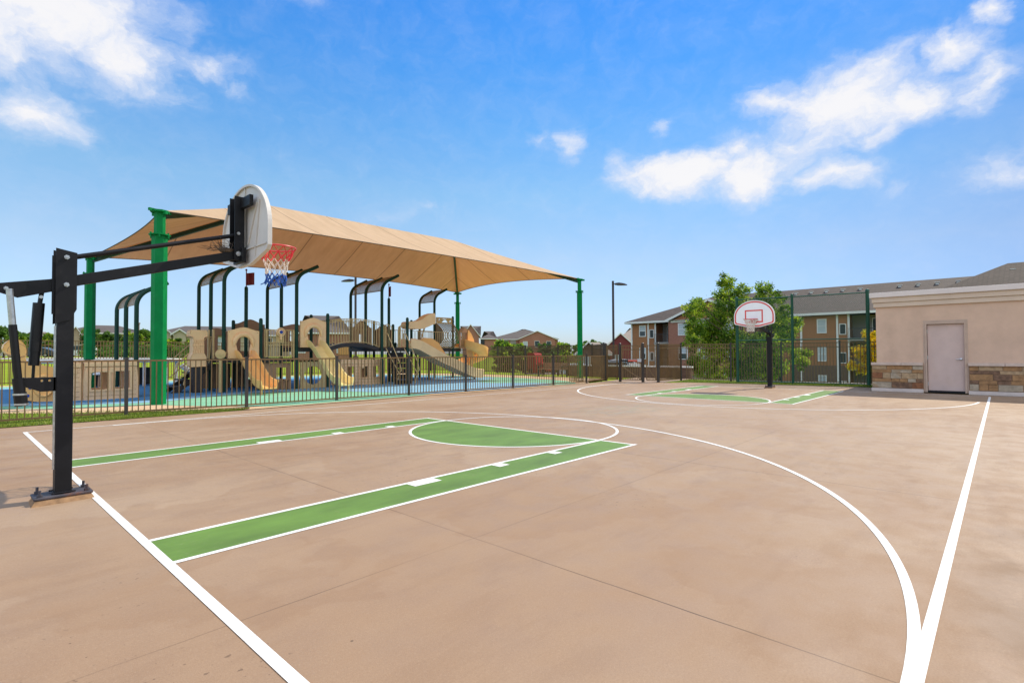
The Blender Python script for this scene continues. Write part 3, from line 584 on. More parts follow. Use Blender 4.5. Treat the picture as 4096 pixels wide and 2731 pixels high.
def edge(a, b, sag, t, ctr):
    p = a.lerp(b, t); s = 4 * t * (1 - t); inward = Vector((ctr.x - (a.x + b.x) / 2, ctr.y - (a.y + b.y) / 2, 0)).normalized()
    return p + inward * sag * s + Vector((0, 0, 0.17 * s))
CT = (RA + RB) / 2
fb = MB()
def fpanel(a, b, ra, rb, sag, mi, nu=32, nv=10):
    v = []
    for j in range(nv + 1):
        s = j / nv
        for i in range(nu + 1):
            t = i / nu; p = edge(a, b, sag, t, CT).lerp(ra.lerp(rb, t), s)
            p.z -= 0.30 * s * (1 - s) * (0.45 + 0.55 * 4 * t * (1 - t)); v.append(p)
    w1 = nu + 1
    fb.add(v, [(j * w1 + i, j * w1 + i + 1, (j + 1) * w1 + i + 1, (j + 1) * w1 + i) for j in range(nv) for i in range(nu)], mi)
fpanel(CA, CC, RA, RB, 0.42, 0); fpanel(CD, CB, RB, RA, 0.95, 0); fpanel(CB, CA, RA, RA, 0.38, 1); fpanel(CC, CD, RB, RB, 0.75, 1)
fo = fb.build('fabric_roof', [FABX, FABY], cn, smooth=True, angle=25)
hem = MB()
for a, b, sg in ((CA, CC, 0.42), (CD, CB, 0.95), (CB, CA, 0.38), (CC, CD, 0.75)):
    hem.tube([edge(a, b, sg, i / 24, CT) for i in range(25)], 0.018, 6)
hem.build('hem_cable', pm('fabric hem', (0.10, 0.065, 0.04), 0.8), fo)

# ------------------------------------------------------------------ fences
def fence(name, label, pts, h, bar_m, post_m, step=0.11, rails=(0.1, 1.0), z=0.0, group=None, bw=0.021, skip=(), postw=0.064, ballcap=True, endpost=True):
    t = thing(name, (*pts[0], z), label, 'fence', group or ('low picket fences' if h < 1.5 else 'tall picket fences'))
    for i, p in enumerate(pts):
        if i in skip: continue
        pm_ = MB().box(p[0] - postw / 2, p[0] + postw / 2, p[1] - postw / 2, p[1] + postw / 2, z, z + h + 0.03)
        pm_.box(p[0] - postw * 0.62, p[0] + postw * 0.62, p[1] - postw * 0.62, p[1] + postw * 0.62, z + h + 0.031, z + h + 0.055)
        pm_.box(p[0] - postw, p[0] + postw, p[1] - postw, p[1] + postw, z, z + 0.018)
        pm_.build('post', post_m, t)
    for a, b in zip(pts, pts[1:]):
        A = Vector((*a, z)); B = Vector((*b, z)); L = (B - A).length; d = (B - A) / L; s = MB()
        e = d * postw * 0.5
        for rz in rails: s.bar(A + e + Vector((0, 0, rz * h - (0.018 if rz == 1 else 0))), B - e + Vector((0, 0, rz * h - (0.018 if rz == 1 else 0))), 0.030, 0.036)
        n = max(2, round(L / step))
        for k in range(1, n):
            q = A + d * (L * k / n); s.bar(q + Vector((0, 0, 0.06)), q + Vector((0, 0, h - 0.035 if rails[-1] == 1.0 else h)), bw, bw, upv=d)
        s.build('panel', bar_m, t)
    return t
near_pts = [(-3.1, 8.12), (-0.62, 8.05), (1.85, 8.02), (4.31, 7.68), (6.78, 7.64), (9.24, 7.54), (11.58, 7.41), (13.9, 7.29), (16.38, 7.28), (18.55, 7.12)]
fence('low_fence', 'low bronze picket fence running along the left side of the court', near_pts, 1.25, FBAR, FPOST, 0.113, (0.065, 1.0))
fence('low_fence', 'short low fence section between the low corner post and the tall gate post', [(18.72, 7.16), (20.86, 7.62)], 1.22, FBAR, FPOST, 0.113, (0.08, 1.0), skip=(0, 1))
TR = (0.06, 0.89, 1.0)
fence('tall_fence', 'tall bronze picket fence behind the playground lawn', [(-12, 25.2), (-9.5, 25.4), (-6.5, 25.65), (-3.4, 25.95), (-0.3, 26.2), (2.8, 26.4), (5.9, 26.65), (8.7, 26.9), (11.5, 26.9), (14.3, 26.9), (17.1, 26.9), (19.9, 26.8), (22.4, 26.6), (25.1, 26.4)], 2.06, FBAR, FPOST, 0.125, TR, bw=0.026)
fence('tall_fence', 'tall brown picket fence beside the bench and red play truck', [(20.9, 7.74), (22.5, 8.9), (23.7, 10.3), (23.75, 12.75), (24.4, 15.9), (24.75, 18.7), (24.9, 21.4), (25.05, 24.1), (25.1, 26.3)], 1.80, FBRO, FPOST, 0.11, TR, bw=0.027)
fence('tall_fence', 'tall bronze picket fence turning from the gates towards the green tree', [(21.12, 5.0), (23.1, 4.82)], 1.74, FBAR, FPOST, 0.10, TR, bw=0.026)
fence('tall_fence', 'tall brown picket fence behind the far hoop and green chain link', [(23.35, 4.78), (23.62, 2.66), (23.75, 0.55), (23.98, -1.6), (24.2, -3.6)], 1.75, FBAR, FPOST, 0.115, TR, skip=(0,), bw=0.026)
def gate(name, label, a, b, h, braces, posts=(True, True), push=False, st=0.10):
    t = thing(name, (*a, 0), label, 'gate', 'gates at the far left corner of the court')
    A, B = Vector((*a, 0)), Vector((*b, 0)); L = (B - A).length; d = (B - A) / L
    for p, k in ((A, posts[0]), (B, posts[1])):
        if k: MB().box(p.x - 0.05, p.x + 0.05, p.y - 0.05, p.y + 0.05, 0, h + 0.06).lathe((p.x, p.y, h + 0.06), [(0.062, 0), (0.062, 0.02), (0.03, 0.05)], 8).build('post', FPOST, t)
    lf = MB(); A2 = A + d * 0.09; B2 = B - d * 0.09
    for q in (A2, B2): lf.bar(q + Vector((0, 0, 0.08)), q + Vector((0, 0, h)), 0.045, 0.045, upv=d)
    for z in (0.10, h * 0.88, h - 0.02): lf.bar(A2 + Vector((0, 0, z)), B2 + Vector((0, 0, z)), 0.034, 0.038)
    n = max(2, round(L / st))
    for k in range(1, n):
        q = A2.lerp(B2, k / n); lf.bar(q + Vector((0, 0, 0.09)), q + Vector((0, 0, h)), 0.02, 0.02, upv=d)
    if braces: lf.bar(A2 + Vector((0, 0, 0.72)) + d.cross(Vector((0, 0, 1))) * 0.02, B2 + Vector((0, 0, 0.12)) + d.cross(Vector((0, 0, 1))) * 0.02, 0.02, 0.035)
    leaf = lf.build('gate_leaf', FBAR, t)
    if push:
        pb = MB(); o = Vector((-0.06, 0, 0))
        pb.bar(A2 + o + d * 0.02 + Vector((0, 0, 0.985)), A2 + o + d * 0.33 + Vector((0, 0, 0.985)), 0.05, 0.08, 1).bar(A2 + o + d * 0.33 + Vector((0, 0, 0.985)), B2 + o - d * 0.12 + Vector((0, 0, 0.985)), 0.05, 0.075, 0).bar(A2 + o + d * 0.33 + Vector((-.005, 0, 1.035)), B2 + o - d * 0.12 + Vector((-.005, 0, 1.035)), 0.055, 0.02, 2)
        pb.bar(B2 + o - d * 0.12 + Vector((0, 0, 1.0)), B2 + o + d * 0.06 + Vector((0, 0, 1.0)), 0.08, 0.14, 2)
        pb.build('push_bar', [pm('orange red push bar', (0.60, 0.085, 0.045), 0.5), BLACK2, STEEL], leaf)
    return t
gate('gate', 'tall narrow gate leaf just left of the push bar gate', (20.9, 7.62), (20.62, 6.74), 1.72, False, (True, False), st=0.09)
gate('gate', 'tall gate with red push bar and diagonal brace', (20.62, 6.66), (20.88, 5.62), 1.70, True, (True, True), True)
gate('gate', 'narrow tall gate leaf just right of the push bar gate', (20.9, 5.54), (21.12, 4.98), 1.70, True, (False, True), st=0.09)
gate('gate', 'low gate leaf swung open into the playground behind the low corner post', (18.6, 7.25), (18.49, 8.1), 1.18, False, (False, False), st=0.10)
# green chain link
cf = thing('chain_link_fence', (23.4, 0, 0), 'tall green chain link ball stop behind the far hoop', 'fence')
cp = [(23.1, 2.17), (23.4, 0.0), (23.72, -2.63)]; CH = 3.72
for k, (x, y) in enumerate(cp):
    r = (0.062, 0.05, 0.066)[k]
    pb = MB().lathe((x, y, 0), [(r, 0), (r, CH), (r * 1.15, CH + 0.02), (r * 0.9, CH + 0.08), (0.02, CH + 0.1)], 12)
    for z in (0.3, 0.75, 1.3, 2.1, 2.6, 3.2): pb.lathe((x, y, z), [(r * 1.14, 0), (r * 1.14, 0.03)], 12)
    pb.build('post', CLG, cf, smooth=True)
rl = MB()
for a, b in zip(cp, cp[1:]):
    for z in (0.07, 1.87, CH - 0.04): rl.tube([(*a, z), (*b, z)], 0.024, 8)
rl.build('rail', CLG, cf)
wm = MB()
for a, b in zip(cp, cp[1:]):
    A = Vector((*a, 0)); B = Vector((*b, 0)); L = (B - A).length; d = (B - A) / L; st = 0.078; H = CH - 0.1
    n = int((L + H) / st)
    for sg in (1, -1):
        for k in range(n):
            s0 = k * st - H; t0 = max(0.0, -s0); t1 = min(H, L - s0)
            if t1 <= t0: continue
            q = lambda tt: ((A + d * (s0 + tt)) if sg == 1 else (B - d * (s0 + tt))) + Vector((0.01 * sg, 0, tt + 0.06))
            wm.bar(q(t0), q(t1), 0.0052, 0.0052, upv=(1, 0, 0))
wm.build('wire_mesh', CLG, cf)

# ------------------------------------------------------------------ utility building
X0 = 20.9; YL = -3.14; YR = -10.5; XB_ = 26.5
ub = thing('utility_building', (X0, -6, 0), 'tan stucco utility building with mauve door at the right edge of the court', 'building')
dY0, dY1 = -4.63, -5.65
m = MB()
m.plate([(YL - 0.16, 0.03), (dY0, 0.03), (dY0, 2.31), (dY1, 2.31), (dY1, 0.03), (YR, 0.03), (YR, 2.86), (YL - 0.16, 2.86)], [], 0.25, lambda u, v, w_: (X0 + w_, u, v))
m.box(X0 + 0.252, XB_, YL - 0.41, YL - 0.16, 0.03, 2.86).box(X0 + 0.252, XB_, YR, YR + 0.25, 0.03, 2.86).box(XB_ - 0.25, XB_, YR + 0.252, YL - 0.412, 0.03, 2.86)
wl = m.build('wall', STUC, ub)
MB().box(X0 - 0.06, XB_ + 0.06, YR - 0.1, YL - 0.10, 2.862, 3.02).box(X0 - 0.10, XB_ + 0.1, YR - 0.14, YL - 0.06, 3.022, 3.19).build('cornice', TRIMS, ub, bevel=0.012)
MB().box(X0 - 0.16, XB_ + 0.16, YR - 0.2, YL, 3.192, 3.36).build('parapet_cap', CAP, ub, bevel=0.012)
rs = random.Random(11)
def stonewall(y0, y1, face):
    s = MB(); z = 0.13; rows = [0.20, 0.12, 0.19, 0.11, 0.14]
    s.box(X0 - 0.055, X0 - 0.003, min(y0, y1), max(y0, y1), 0.12, 0.89, 5)
    for h in rows:
        y = y0
        while y > y1 + 0.02:
            wd = rs.choice((0.22, 0.3, 0.42, 0.55, 0.7)); y2 = max(y - wd, y1)
            if y2 - y1 < 0.1: y2 = y1
            pr = rs.uniform(0.008, 0.028); mi = rs.choice((0, 0, 0, 1, 1, 1, 2, 2, 3, 4, 0))
            s.box(X0 - 0.058 - pr, X0 - 0.056, y2 + 0.006, y - 0.006, z + 0.005, min(z + h, 0.885) - 0.005, mi)
            y = y2
        z += h
    return s
for y0, y1 in ((YL - 0.03, dY0 + 0.06), (dY1 - 0.06, YR)):
    sw = stonewall(y0, y1, 0).build('stone_wainscot', STN + [MORT], ub, bevel=0.006)
    cs = MB(); yy = y0
    while yy > y1 + 0.05:
        y2 = max(yy - 0.82, y1); cs.box(X0 - 0.12, X0 - 0.002, y2 + 0.004, yy - (0.004 if yy < y0 else -0.02), 0.892, 0.985); yy = y2
    cs.build('wainscot_cap', CAPST, ub, bevel=0.008)
    MB().box(X0 - 0.10, X0 - 0.002, y1, y0 + 0.02, 0.0, 0.118).build('base_kerb', KERB, ub, bevel=0.008)
MB().box(X0 + 0.02, XB_, YL - 0.155, YL - 0.10, 0.12, 0.89, 0).box(X0 + 0.0, XB_, YL - 0.155, YL - 0.06, 0.0, 0.118, 1).build('side_wainscot', [STN[0], KERB], ub)
fr = MB().box(X0 - 0.03, X0 + 0.2, dY0 - 0.045, dY0 - 0.001, 0.03, 2.308).box(X0 - 0.03, X0 + 0.2, dY1 + 0.001, dY1 + 0.045, 0.03, 2.308).box(X0 - 0.03, X0 + 0.2, dY1 + 0.046, dY0 - 0.046, 2.24, 2.308).box(X0 - 0.012, X0 - 0.002, dY0 - 0.002, dY0 + 0.045, 0.03, 2.36).box(X0 - 0.012, X0 - 0.002, dY1 - 0.045, dY1 + 0.002, 0.03, 2.36).box(X0 - 0.012, X0 - 0.002, dY1 + 0.003, dY0 - 0.003, 2.311, 2.36)
fr.build('door_frame', FRAMEM, ub)
MB().box(X0 - 0.02, X0 + 0.3, dY1 + 0.047, dY0 - 0.047, 0.028, 0.075).build('threshold', BLACK2, ub)
dr = MB().box(X0 + 0.06, X0 + 0.10, dY1 + 0.05, dY0 - 0.055, 0.085, 2.232).build('door', DOORM, ub, bevel=0.004)
hg = MB()
for z in (0.3, 1.15, 2.0): hg.lathe((X0 + 0.05, dY0 - 0.052, z), [(0.012, -0.06), (0.012, 0.06)], 8)
hg.build('hinge', STEEL, dr)
hd = MB().lathe((X0 + 0.06, dY1 + 0.13, 1.10), [(0.04, 0), (0.04, 0.012), (0.028, 0.02), (0.014, 0.022), (0.014, 0.06)], 14, axis=(-1, 0, 0)).tube([(X0 + 0.005, dY1 + 0.13, 1.10), (X0 + 0.0, dY1 + 0.18, 1.10), (X0 + 0.005, dY1 + 0.26, 1.095)], [0.014, 0.013, 0.011], 8)
hd.build('door_handle', STEEL, dr, smooth=True)
MB().box(X0 + 0.25, XB_ - .25, YR + .25, YL - .42, 2.87, 2.9).build('roof', SHGL2, ub)

# ------------------------------------------------------------------ play structure
ps = thing('play_structure', (10, 15, 0), 'large tan and green climbing structure with slides, bridge and shade arches under the canopy', 'playground')
PR = 0.066
def post(x, y, h, parent=ps, r=PR, rings=()):
    b = MB().lathe((x, y, 0.02), [(r, 0), (r, h - 0.08), (r * 0.9, h - 0.03), (r * 0.5, h)], 12)
    for z in rings: b.lathe((x, y, z), [(r * 1.2, 0), (r * 1.2, 0.05)], 12)
    return b.build('post', DGREEN, parent, smooth=True)
def archpost(x, y, h, parent, r=PR, reach=0.85, rise=0.86, rings=()):
    pts = [(x, y, 0.02), (x, y, h)]
    for i in range(1, 9):
        a = R(62 * i / 8); pts.append((x + 0.62 * (1 - math.cos(a)), y, h + 0.62 * math.sin(a)))
    px, pz = pts[-1][0], pts[-1][2]; q = Vector((math.sin(R(62)), 0, math.cos(R(62)))) * max(0.05, math.hypot(x + reach - px, h + rise - pz)); pts.append((px + q.x, y, pz + q.z))
    b = MB().tube(pts, r, 12)
    for z in rings: b.lathe((x, y, z), [(r * 1.2, 0), (r * 1.2, 0.05)], 12)
    return b.build('arch_post', DGREEN, parent, smooth=True), pts
def shade(pts, y0, y1, parent):
    """perforated sheet curved between two arch posts: real strips both ways"""
    crv = [Vector(p) for p in catmull([p for p in pts[2:]], 4, False)]; s = MB(); y0 += 0.05; y1 -= 0.05
    crv = [p - Vector((-0.02, 0, 0.0)) for p in crv]
    L = [0]
    for a, b in zip(crv, crv[1:]): L.append(L[-1] + (b - a).length)
    def P(u):
        u = max(0, min(L[-1], u))
        for i in range(len(L) - 1):
            if u <= L[i + 1]: return crv[i].lerp(crv[i + 1], (u - L[i]) / max(1e-6, L[i + 1] - L[i]))
        return crv[-1]
    n = int(L[-1] / 0.055)
    for i in range(n + 1):
        p = P(L[-1] * i / n); s.bar((p.x, y0, p.z), (p.x, y1, p.z), 0.006, 0.030 if 0 < i < n else 0.05, upv=P(L[-1] * i / n + 0.02) - P(L[-1] * i / n - 0.02))
    k = int((y1 - y0) / 0.07)
    for j in range(k + 1):
        y = y0 + (y1 - y0) * j / k
        for a, b in zip(crv, crv[1:]): s.bar((a.x, y, a.z), (b.x, y, b.z), 0.024 if 0 < j < k else 0.05, 0.006)
    s.build('shade_panel', MESH, parent)
def archset(x, ys, h, parent, rise=0.86, reach=0.85, rings=()):
    last = None
    for y in ys:
        o, pts = archpost(x, y, h, parent, rise=rise, reach=reach, rings=rings)
        if last is not None: shade(pts, min(last, y), max(last, y), o)
        last = y
archset(5.79, (13.70, 15.05, 16.4), 3.93, ps, rings=(2.2, 1.2))
archset(8.32, (13.50, 14.85, 16.2), 4.02, ps, rings=(2.2, 1.6, 1.0))
archset(12.12, (13.45, 14.75, 16.05), 4.05, ps, rings=(2.6, 1.55))
archset(17.1, (16.0, 17.3), 4.07, ps, rings=(2.4,))
sa = thing('shade_arch', (3.3, 15.3, 0), 'three dark green arched posts with tan mesh shade standing behind the play train', 'shade arch')
archset(3.27, (13.98, 15.4, 16.8), 2.93, sa)
post(7.02, 13.6, 2.67, rings=(2.2, 1.25)); post(7.0, 16.25, 2.72); post(9.58, 13.45, 2.97, rings=(2.7, 1.6)); post(9.58, 14.85, 3.0)
post(13.4, 13.35, 2.98, rings=(2.7, 1.6)); post(13.42, 14.5, 2.72, rings=(2.4,)); post(13.35, 16.0, 2.95); post(14.62, 14.7, 2.98); post(18.36, 15.95, 3.4, rings=(3.1, 1.7))
post(14.6, 16.0, 1.9); post(15.85, 14.9, 1.64); post(15.85, 16.0, 1.64)
def flagpost(x, y, h, dx):
    o = post(x, y, h, rings=(2.2,))
    f = MB().tube([(x, y, h), (x, y, h + 0.62)], 0.02, 8).lathe((x, y, h + 0.62), [(0.01, 0), (0.035, 0.02), (0.04, 0.045), (0.025, 0.075), (0.005, 0.085)], 10)
    n = 12; v = []
    for i in range(n + 1):
        u = i / n; yy = y + 0.05 * math.sin(u * 6.3); xx = x + dx * u
        v += [(xx, yy - 0.008, h + 0.06 + 0.05 * u), (xx, yy - 0.008, h + 0.54 + 0.05 * u), (xx, yy + 0.008, h + 0.06 + 0.05 * u), (xx, yy + 0.008, h + 0.54 + 0.05 * u)]
    fs = []
    for i in range(n):
        a = 4 * i; b = a + 4; fs += [(a, b, b + 1, a + 1), (a + 2, a + 3, b + 3, b + 2), (a, a + 2, b + 2, b), (a + 1, b + 1, b + 3, a + 3)]
    f.add(v, fs + [(0, 1, 3, 2), (4 * n, 4 * n + 2, 4 * n + 3, 4 * n + 1)])
    f.build('flag', FLAG, o)
flagpost(7.02, 15.0, 3.97, 0.30); flagpost(13.38, 14.78, 3.97, 0.10)
def deck(x0, x1, y0, y1, z): MB().box(x0, x1, y0, y1, z - 0.16, z).build('deck', DBRN, ps, bevel=0.01)
deck(5.75, 8.26, 13.62, 16.3, 1.22); deck(8.34, 9.6, 13.5, 14.95, 1.62); deck(12.05, 13.42, 13.4, 16.1, 1.63); deck(13.43, 17.0, 14.6, 16.05, 1.64); deck(17.02, 18.95, 15.95, 17.3, 1.63)
# slide entry panels with keyhole openings
def entry(x0, x1, y, z0, z1, zt_, cx, mat):
    out = [(x0, z0), (x1, z0), (x1, z1)] + [(x1 - (x1 - x0) * t, z1 + (zt_ - z1) * (0.5 - 0.5 * math.cos(2 * math.pi * t))) for t in [0.1, 0.2, 0.3, 0.4, 0.5, 0.6, 0.7, 0.8, 0.9]] + [(x0, z1)]
    cz = z0 + 0.54; r = 0.25
    hole = [(cx + 0.215, z0 + 0.03), (cx + 0.20, z0 + 0.18), (cx + 0.205, z0 + 0.30)] + [(cx + r * math.cos(R(a)), cz + r * math.sin(R(a))) for a in range(-20, 201, 15)] + [(cx - 0.205, z0 + 0.30), (cx - 0.20, z0 + 0.18), (cx - 0.215, z0 + 0.03)]
    o = MB().plate(out, [hole], 0.05, lambda u, v, w_: (u, y + w_, v)).build('entry_panel', mat, ps, bevel=0.012)
    hd = [(cx + 0.34, z0 + 0.42), *[(cx + 0.315 * math.cos(R(a)), cz + 0.315 * math.sin(R(a))) for a in range(0, 181, 12)], (cx - 0.34, z0 + 0.42)]
    MB().tube([(u, y - 0.02, v) for u, v in hd], [0.03, 0.06] + [0.085] * (len(hd) - 4) + [0.06, 0.03], 10).build('hood', mat, o, smooth=True)
    sc_ = MB()
    for u, v in ((x0 + .05, z0 + .05), (x1 - .05, z0 + .05), (x0 + .05, z1 - .06), (x1 - .05, z1 - .06)): sc_.lathe((u, y - 0.001, v), [(0.014, 0), (0.010, 0.008)], 8, axis=(0, -1, 0))
    sc_.build('screws', BRN, o)
entry(5.86, 6.92, 13.5, 1.22, 2.21, 2.33, 6.38, TAN); entry(8.42, 9.47, 13.38, 1.62, 2.64, 2.78, 8.95, TAN)
def uprof(wd, hh, th=0.035):
    return [(-wd, hh), (-wd - 0.03, hh + 0.01), (-wd - th, hh - 0.02), (-wd * 0.86, -th), (wd * 0.86, -th), (wd + th, hh - 0.02), (wd + 0.03, hh + 0.01), (wd, hh), (wd * 0.82, 0.02), (wd * 0.5, 0), (-wd * 0.5, 0), (-wd * 0.82, 0.02)]
def slide(pts, wd, hh, mat, side, feet):
    path = catmull(pts, 5, False)
    o = MB().sweep(uprof(wd, hh), path, lambda i: side).build('slide', mat, ps, smooth=True, angle=50)
    f = MB()
    for p in feet: f.tube([(p[0] - side[0] * wd * .7, p[1] - side[1] * wd * .7, p[2]), (p[0] - side[0] * wd * .7, p[1] - side[1] * wd * .7 , 0.02)], 0.022, 6).tube([(p[0] + side[0] * wd * .7, p[1] + side[1] * wd * .7, p[2]), (p[0] + side[0] * wd * .7, p[1] + side[1] * wd * .7, 0.02)], 0.022, 6)
    f.build('slide_leg', mat, o)
slide([(6.38, 13.56, 1.25), (6.38, 13.25, 1.22), (6.38, 12.85, 0.95), (6.38, 12.4, 0.62), (6.38, 12.0, 0.38), (6.38, 11.6, 0.27), (6.38, 11.25, 0.25)], 0.265, 0.25, OCHRE, (1, 0, 0), [(6.38, 11.42, 0.24)])
slide([(8.95, 13.45, 1.66), (8.95, 13.15, 1.62), (8.95, 12.7, 1.30), (8.95, 12.2, 0.90), (8.95, 11.7, 0.50), (8.95, 11.3, 0.30), (8.95, 10.85, 0.25)], 0.265, 0.25, YTAN, (1, 0, 0), [(8.95, 11.05, 0.24)])
# wide wave slide towards the right
path = catmull([(13.45, 13.6, 1.64), (13.9, 13.6, 1.60), (14.6, 13.6, 1.30), (15.3, 13.6, 0.98), (16.0, 13.6, 0.72), (16.7, 13.6, 0.45), (17.4, 13.6, 0.22), (18.0, 13.6, 0.14)], 5, False)
o = MB().sweep([(-0.42, 0.40), (-0.48, 0.37), (-0.43, -0.05), (0.43, -0.05), (0.48, 0.37), (0.42, 0.40), (0.36, 0.02), (0.0, 0.0), (-0.36, 0.02)], path, lambda i: (0, 1, 0)).build('slide', TAN, ps, smooth=True, angle=50)
MB().plate([(14.55, 1.55), (14.6, 1.95), (14.85, 2.1), (15.35, 2.08), (15.75, 1.9), (16.3, 1.2), (16.6, 0.75), (16.0, 0.95), (15.3, 1.25)], [], 0.06, lambda u, v, w_: (u, 14.02 + w_, v)).build('slide_side_wall', OCHRE, o, bevel=0.02)
MB().tube([(17.5, 13.3, 0.15), (17.5, 13.3, 0.02)], 0.03, 6).tube([(17.5, 13.9, 0.15), (17.5, 13.9, 0.02)], 0.03, 6).build('slide_leg', DBRN, o)
MB().plate(catmull([(13.42, 2.53), (13.42, 2.80), (13.8, 2.83), (14.2, 2.93), (14.55, 3.15), (14.85, 3.26), (15.02, 3.24), (15.05, 2.82), (14.9, 2.74), (14.6, 2.62), (14.2, 2.50), (13.8, 2.50)], 3), [], 0.45, lambda u, v, w_: (u, 13.36 + w_, v)).build('slide_hood', TAN, ps, bevel=0.03)
MB().tube([(14.45, 13.5, 2.55), (14.6, 13.95, 1.95)], 0.02, 6).tube([(14.6, 13.6, 2.58), (14.6, 13.95, 1.95)], 0.02, 6).build('hood_strut', RAIL, ps)
# railing helper
def barpanel(x0, y0, x1, y1, z0, z1, n, mat=RAIL, arch=0.0, name='rail_panel', r=0.014, parent=None, wide=0.0):
    b = MB(); A = Vector((x0, y0, 0)); B = Vector((x1, y1, 0))
    zz = lambda t, z, k=1.0: z + arch * k * 4 * t * (1 - t)
    K = 12 if arch else 1
    for z, k in ((z0, 1.0), (z1, 0.5 if arch else 1.0)):
        b.tube([A.lerp(B, i / K) + Vector((0, 0, zz(i / K, z, k))) for i in range(K + 1)], r * 1.25, 6)
    if arch: b.tube([A.lerp(B, i / K) + Vector((0, 0, zz(i / K, z1 - 0.1, 0.7))) for i in range(K + 1)], r, 6)
    for i in range(n + 1):
        t = i / n; p = A.lerp(B, t); b.tube([p + Vector((0, 0, zz(t, z0))), p + Vector((0, 0, zz(t, z1, 0.5 if arch else 1)))], r, 6)
    if wide:
        d = (B - A).normalized()
        for q in (A, B): b.bar(q + d * (wide / 2 if q is A else -wide / 2) + Vector((0, 0, z0 - .02)), q + d * (wide / 2 if q is A else -wide / 2) + Vector((0, 0, z1 + .02)), wide, 0.03, upv=(1, 0, 0))
    return b.build(name, mat, parent or ps)
gp = barpanel(7.13, 13.52, 8.22, 13.47, 1.27, 2.27, 10, wide=0.1)
MB().bar((7.55, 13.5, 1.80), (7.85, 13.5, 1.80), 0.03, 0.0301).plate([(7.54, 1.82), (7.84, 1.82), (7.84, 2.2), (7.54, 2.2)], [], 0.03, lambda u, v, w_: (u, 13.5 + w_, v)).build('wheel_backing', RAIL, gp)
MB().tube([(7.69 + 0.15 * math.cos(a), 13.44, 2.19 + 0.15 * math.sin(a)) for a in [6.283 * i / 20 for i in range(20)]], 0.022, 8, closed=True).lathe((7.69, 13.47, 2.19), [(0.115, 0), (0.115, 0.05), (0.07, 0.08)], 16, 0, axis=(0, -1, 0)).lathe((7.69, 13.388, 2.19), [(0.065, 0), (0.06, 0.004)], 16, 1, axis=(0, -1, 0)).bar((7.69, 13.45, 2.1), (7.69, 13.45, 1.9), 0.09, 0.06).build('steering_wheel', [TAN, BLUE], gp, smooth=True)
barpanel(7.13, 13.55, 8.22, 13.5, 1.72, 1.80, 1)
# hole panel under deck two
circ = [(8.95 + 0.36 * math.cos(a), 0.53 + 0.36 * math.sin(a)) for a in [6.283 * i / 28 for i in range(28)]]
MB().plate([(8.44, 0.03), (9.46, 0.03), (9.46, 1.06), (8.44, 1.06)], [circ], 0.05, lambda u, v, w_: (u, 13.4 + w_, v)).build('crawl_hole_panel', RAIL, ps, bevel=0.01)
# arched bridge
bp = catmull([(9.62, 14.1, 1.60), (10.2, 14.1, 1.76), (10.85, 14.1, 1.82), (11.5, 14.1, 1.76), (12.1, 14.1, 1.60)], 5, False)
br_ = MB().sweep([(-0.6, 0), (-0.6, -0.14), (0.6, -0.14), (0.6, 0)], bp, lambda i: (0, 1, 0)).build('bridge', DBRN, ps)
barpanel(9.68, 13.5, 12.02, 13.5, 1.66, 2.72, 18, arch=0.22, parent=br_); barpanel(9.68, 14.72, 12.02, 14.72, 1.66, 2.72, 18, arch=0.22, parent=br_)
# back walls, house panels
def backpanel(x0, x1, y, z0, z1, wave, mat, win=None):
    out = [(x0, z0), (x1, z0), (x1, z1)] + [(x1 - (x1 - x0) * t / 10, z1 + wave * (0.5 - 0.5 * math.cos(2 * math.pi * t / 10))) for t in range(1, 10)] + [(x0, z1)]
    holes = [[(a, c), (b, c), (b, d), (a, d)] for a, b, c, d in (win or [])]
    MB().plate(out, holes, 0.05, lambda u, v, w_: (u, y + w_, v)).build('house_panel', mat, ps, bevel=0.01)
backpanel(7.08, 8.26, 16.3, 1.22, 2.6, 0.2, BRN, [(7.3, 7.62, 1.5, 2.2), (7.74, 8.06, 1.5, 2.2)])
backpanel(5.86, 6.94, 16.3, 1.22, 2.25, 0.15, BRN, [(6.45, 6.6, 1.5, 2.1)])
backpanel(8.4, 9.5, 15.0, 1.62, 2.5, 0.1, BRN, [(8.75, 9.15, 1.9, 2.3)])
backpanel(12.2, 13.3, 16.1, 1.63, 2.6, 0.35, BRN, [(12.6, 12.8, 1.9, 2.3)]); backpanel(13.42, 14.55, 16.1, 1.64, 2.5, 0.3, BRN, [(13.8, 14.1, 1.9, 2.3)])
backpanel(7.08, 8.26, 16.3, 0.03, 1.05, 0.0, BRN, [(7.5, 7.9, 0.35, 0.95)]); backpanel(5.86, 6.94, 16.35, 0.03, 1.0, 0.0, BRN)
backpanel(7.12, 8.2, 13.75, 0.03, 1.03, 0.0, BRN, [(7.68, 8.08, 0.42, 0.85)])
MB().box(7.1, 7.5, 14.0, 14.3, 0.03, 0.45).box(7.75, 8.05, 13.3, 13.6, 0.38, 0.42).box(7.78, 7.84, 13.4, 13.5, 0.03, 0.38).box(7.96, 8.02, 13.4, 13.5, 0.03, 0.38).build('play_counter', BRN, ps, bevel=0.02)
for y0, y1, x in ((14.95, 16.2, 9.55),): pass
barpanel(13.5, 16.05, 15.8, 16.05, 1.66, 2.55, 18); barpanel(15.0, 14.65, 16.9, 14.65, 1.66, 2.45, 14); barpanel(15.9, 16.05, 17.0, 16.05, 1.66, 2.55, 9)
barpanel(12.45, 16.0, 12.45, 14.9, 1.66, 2.5, 8, RAIL)
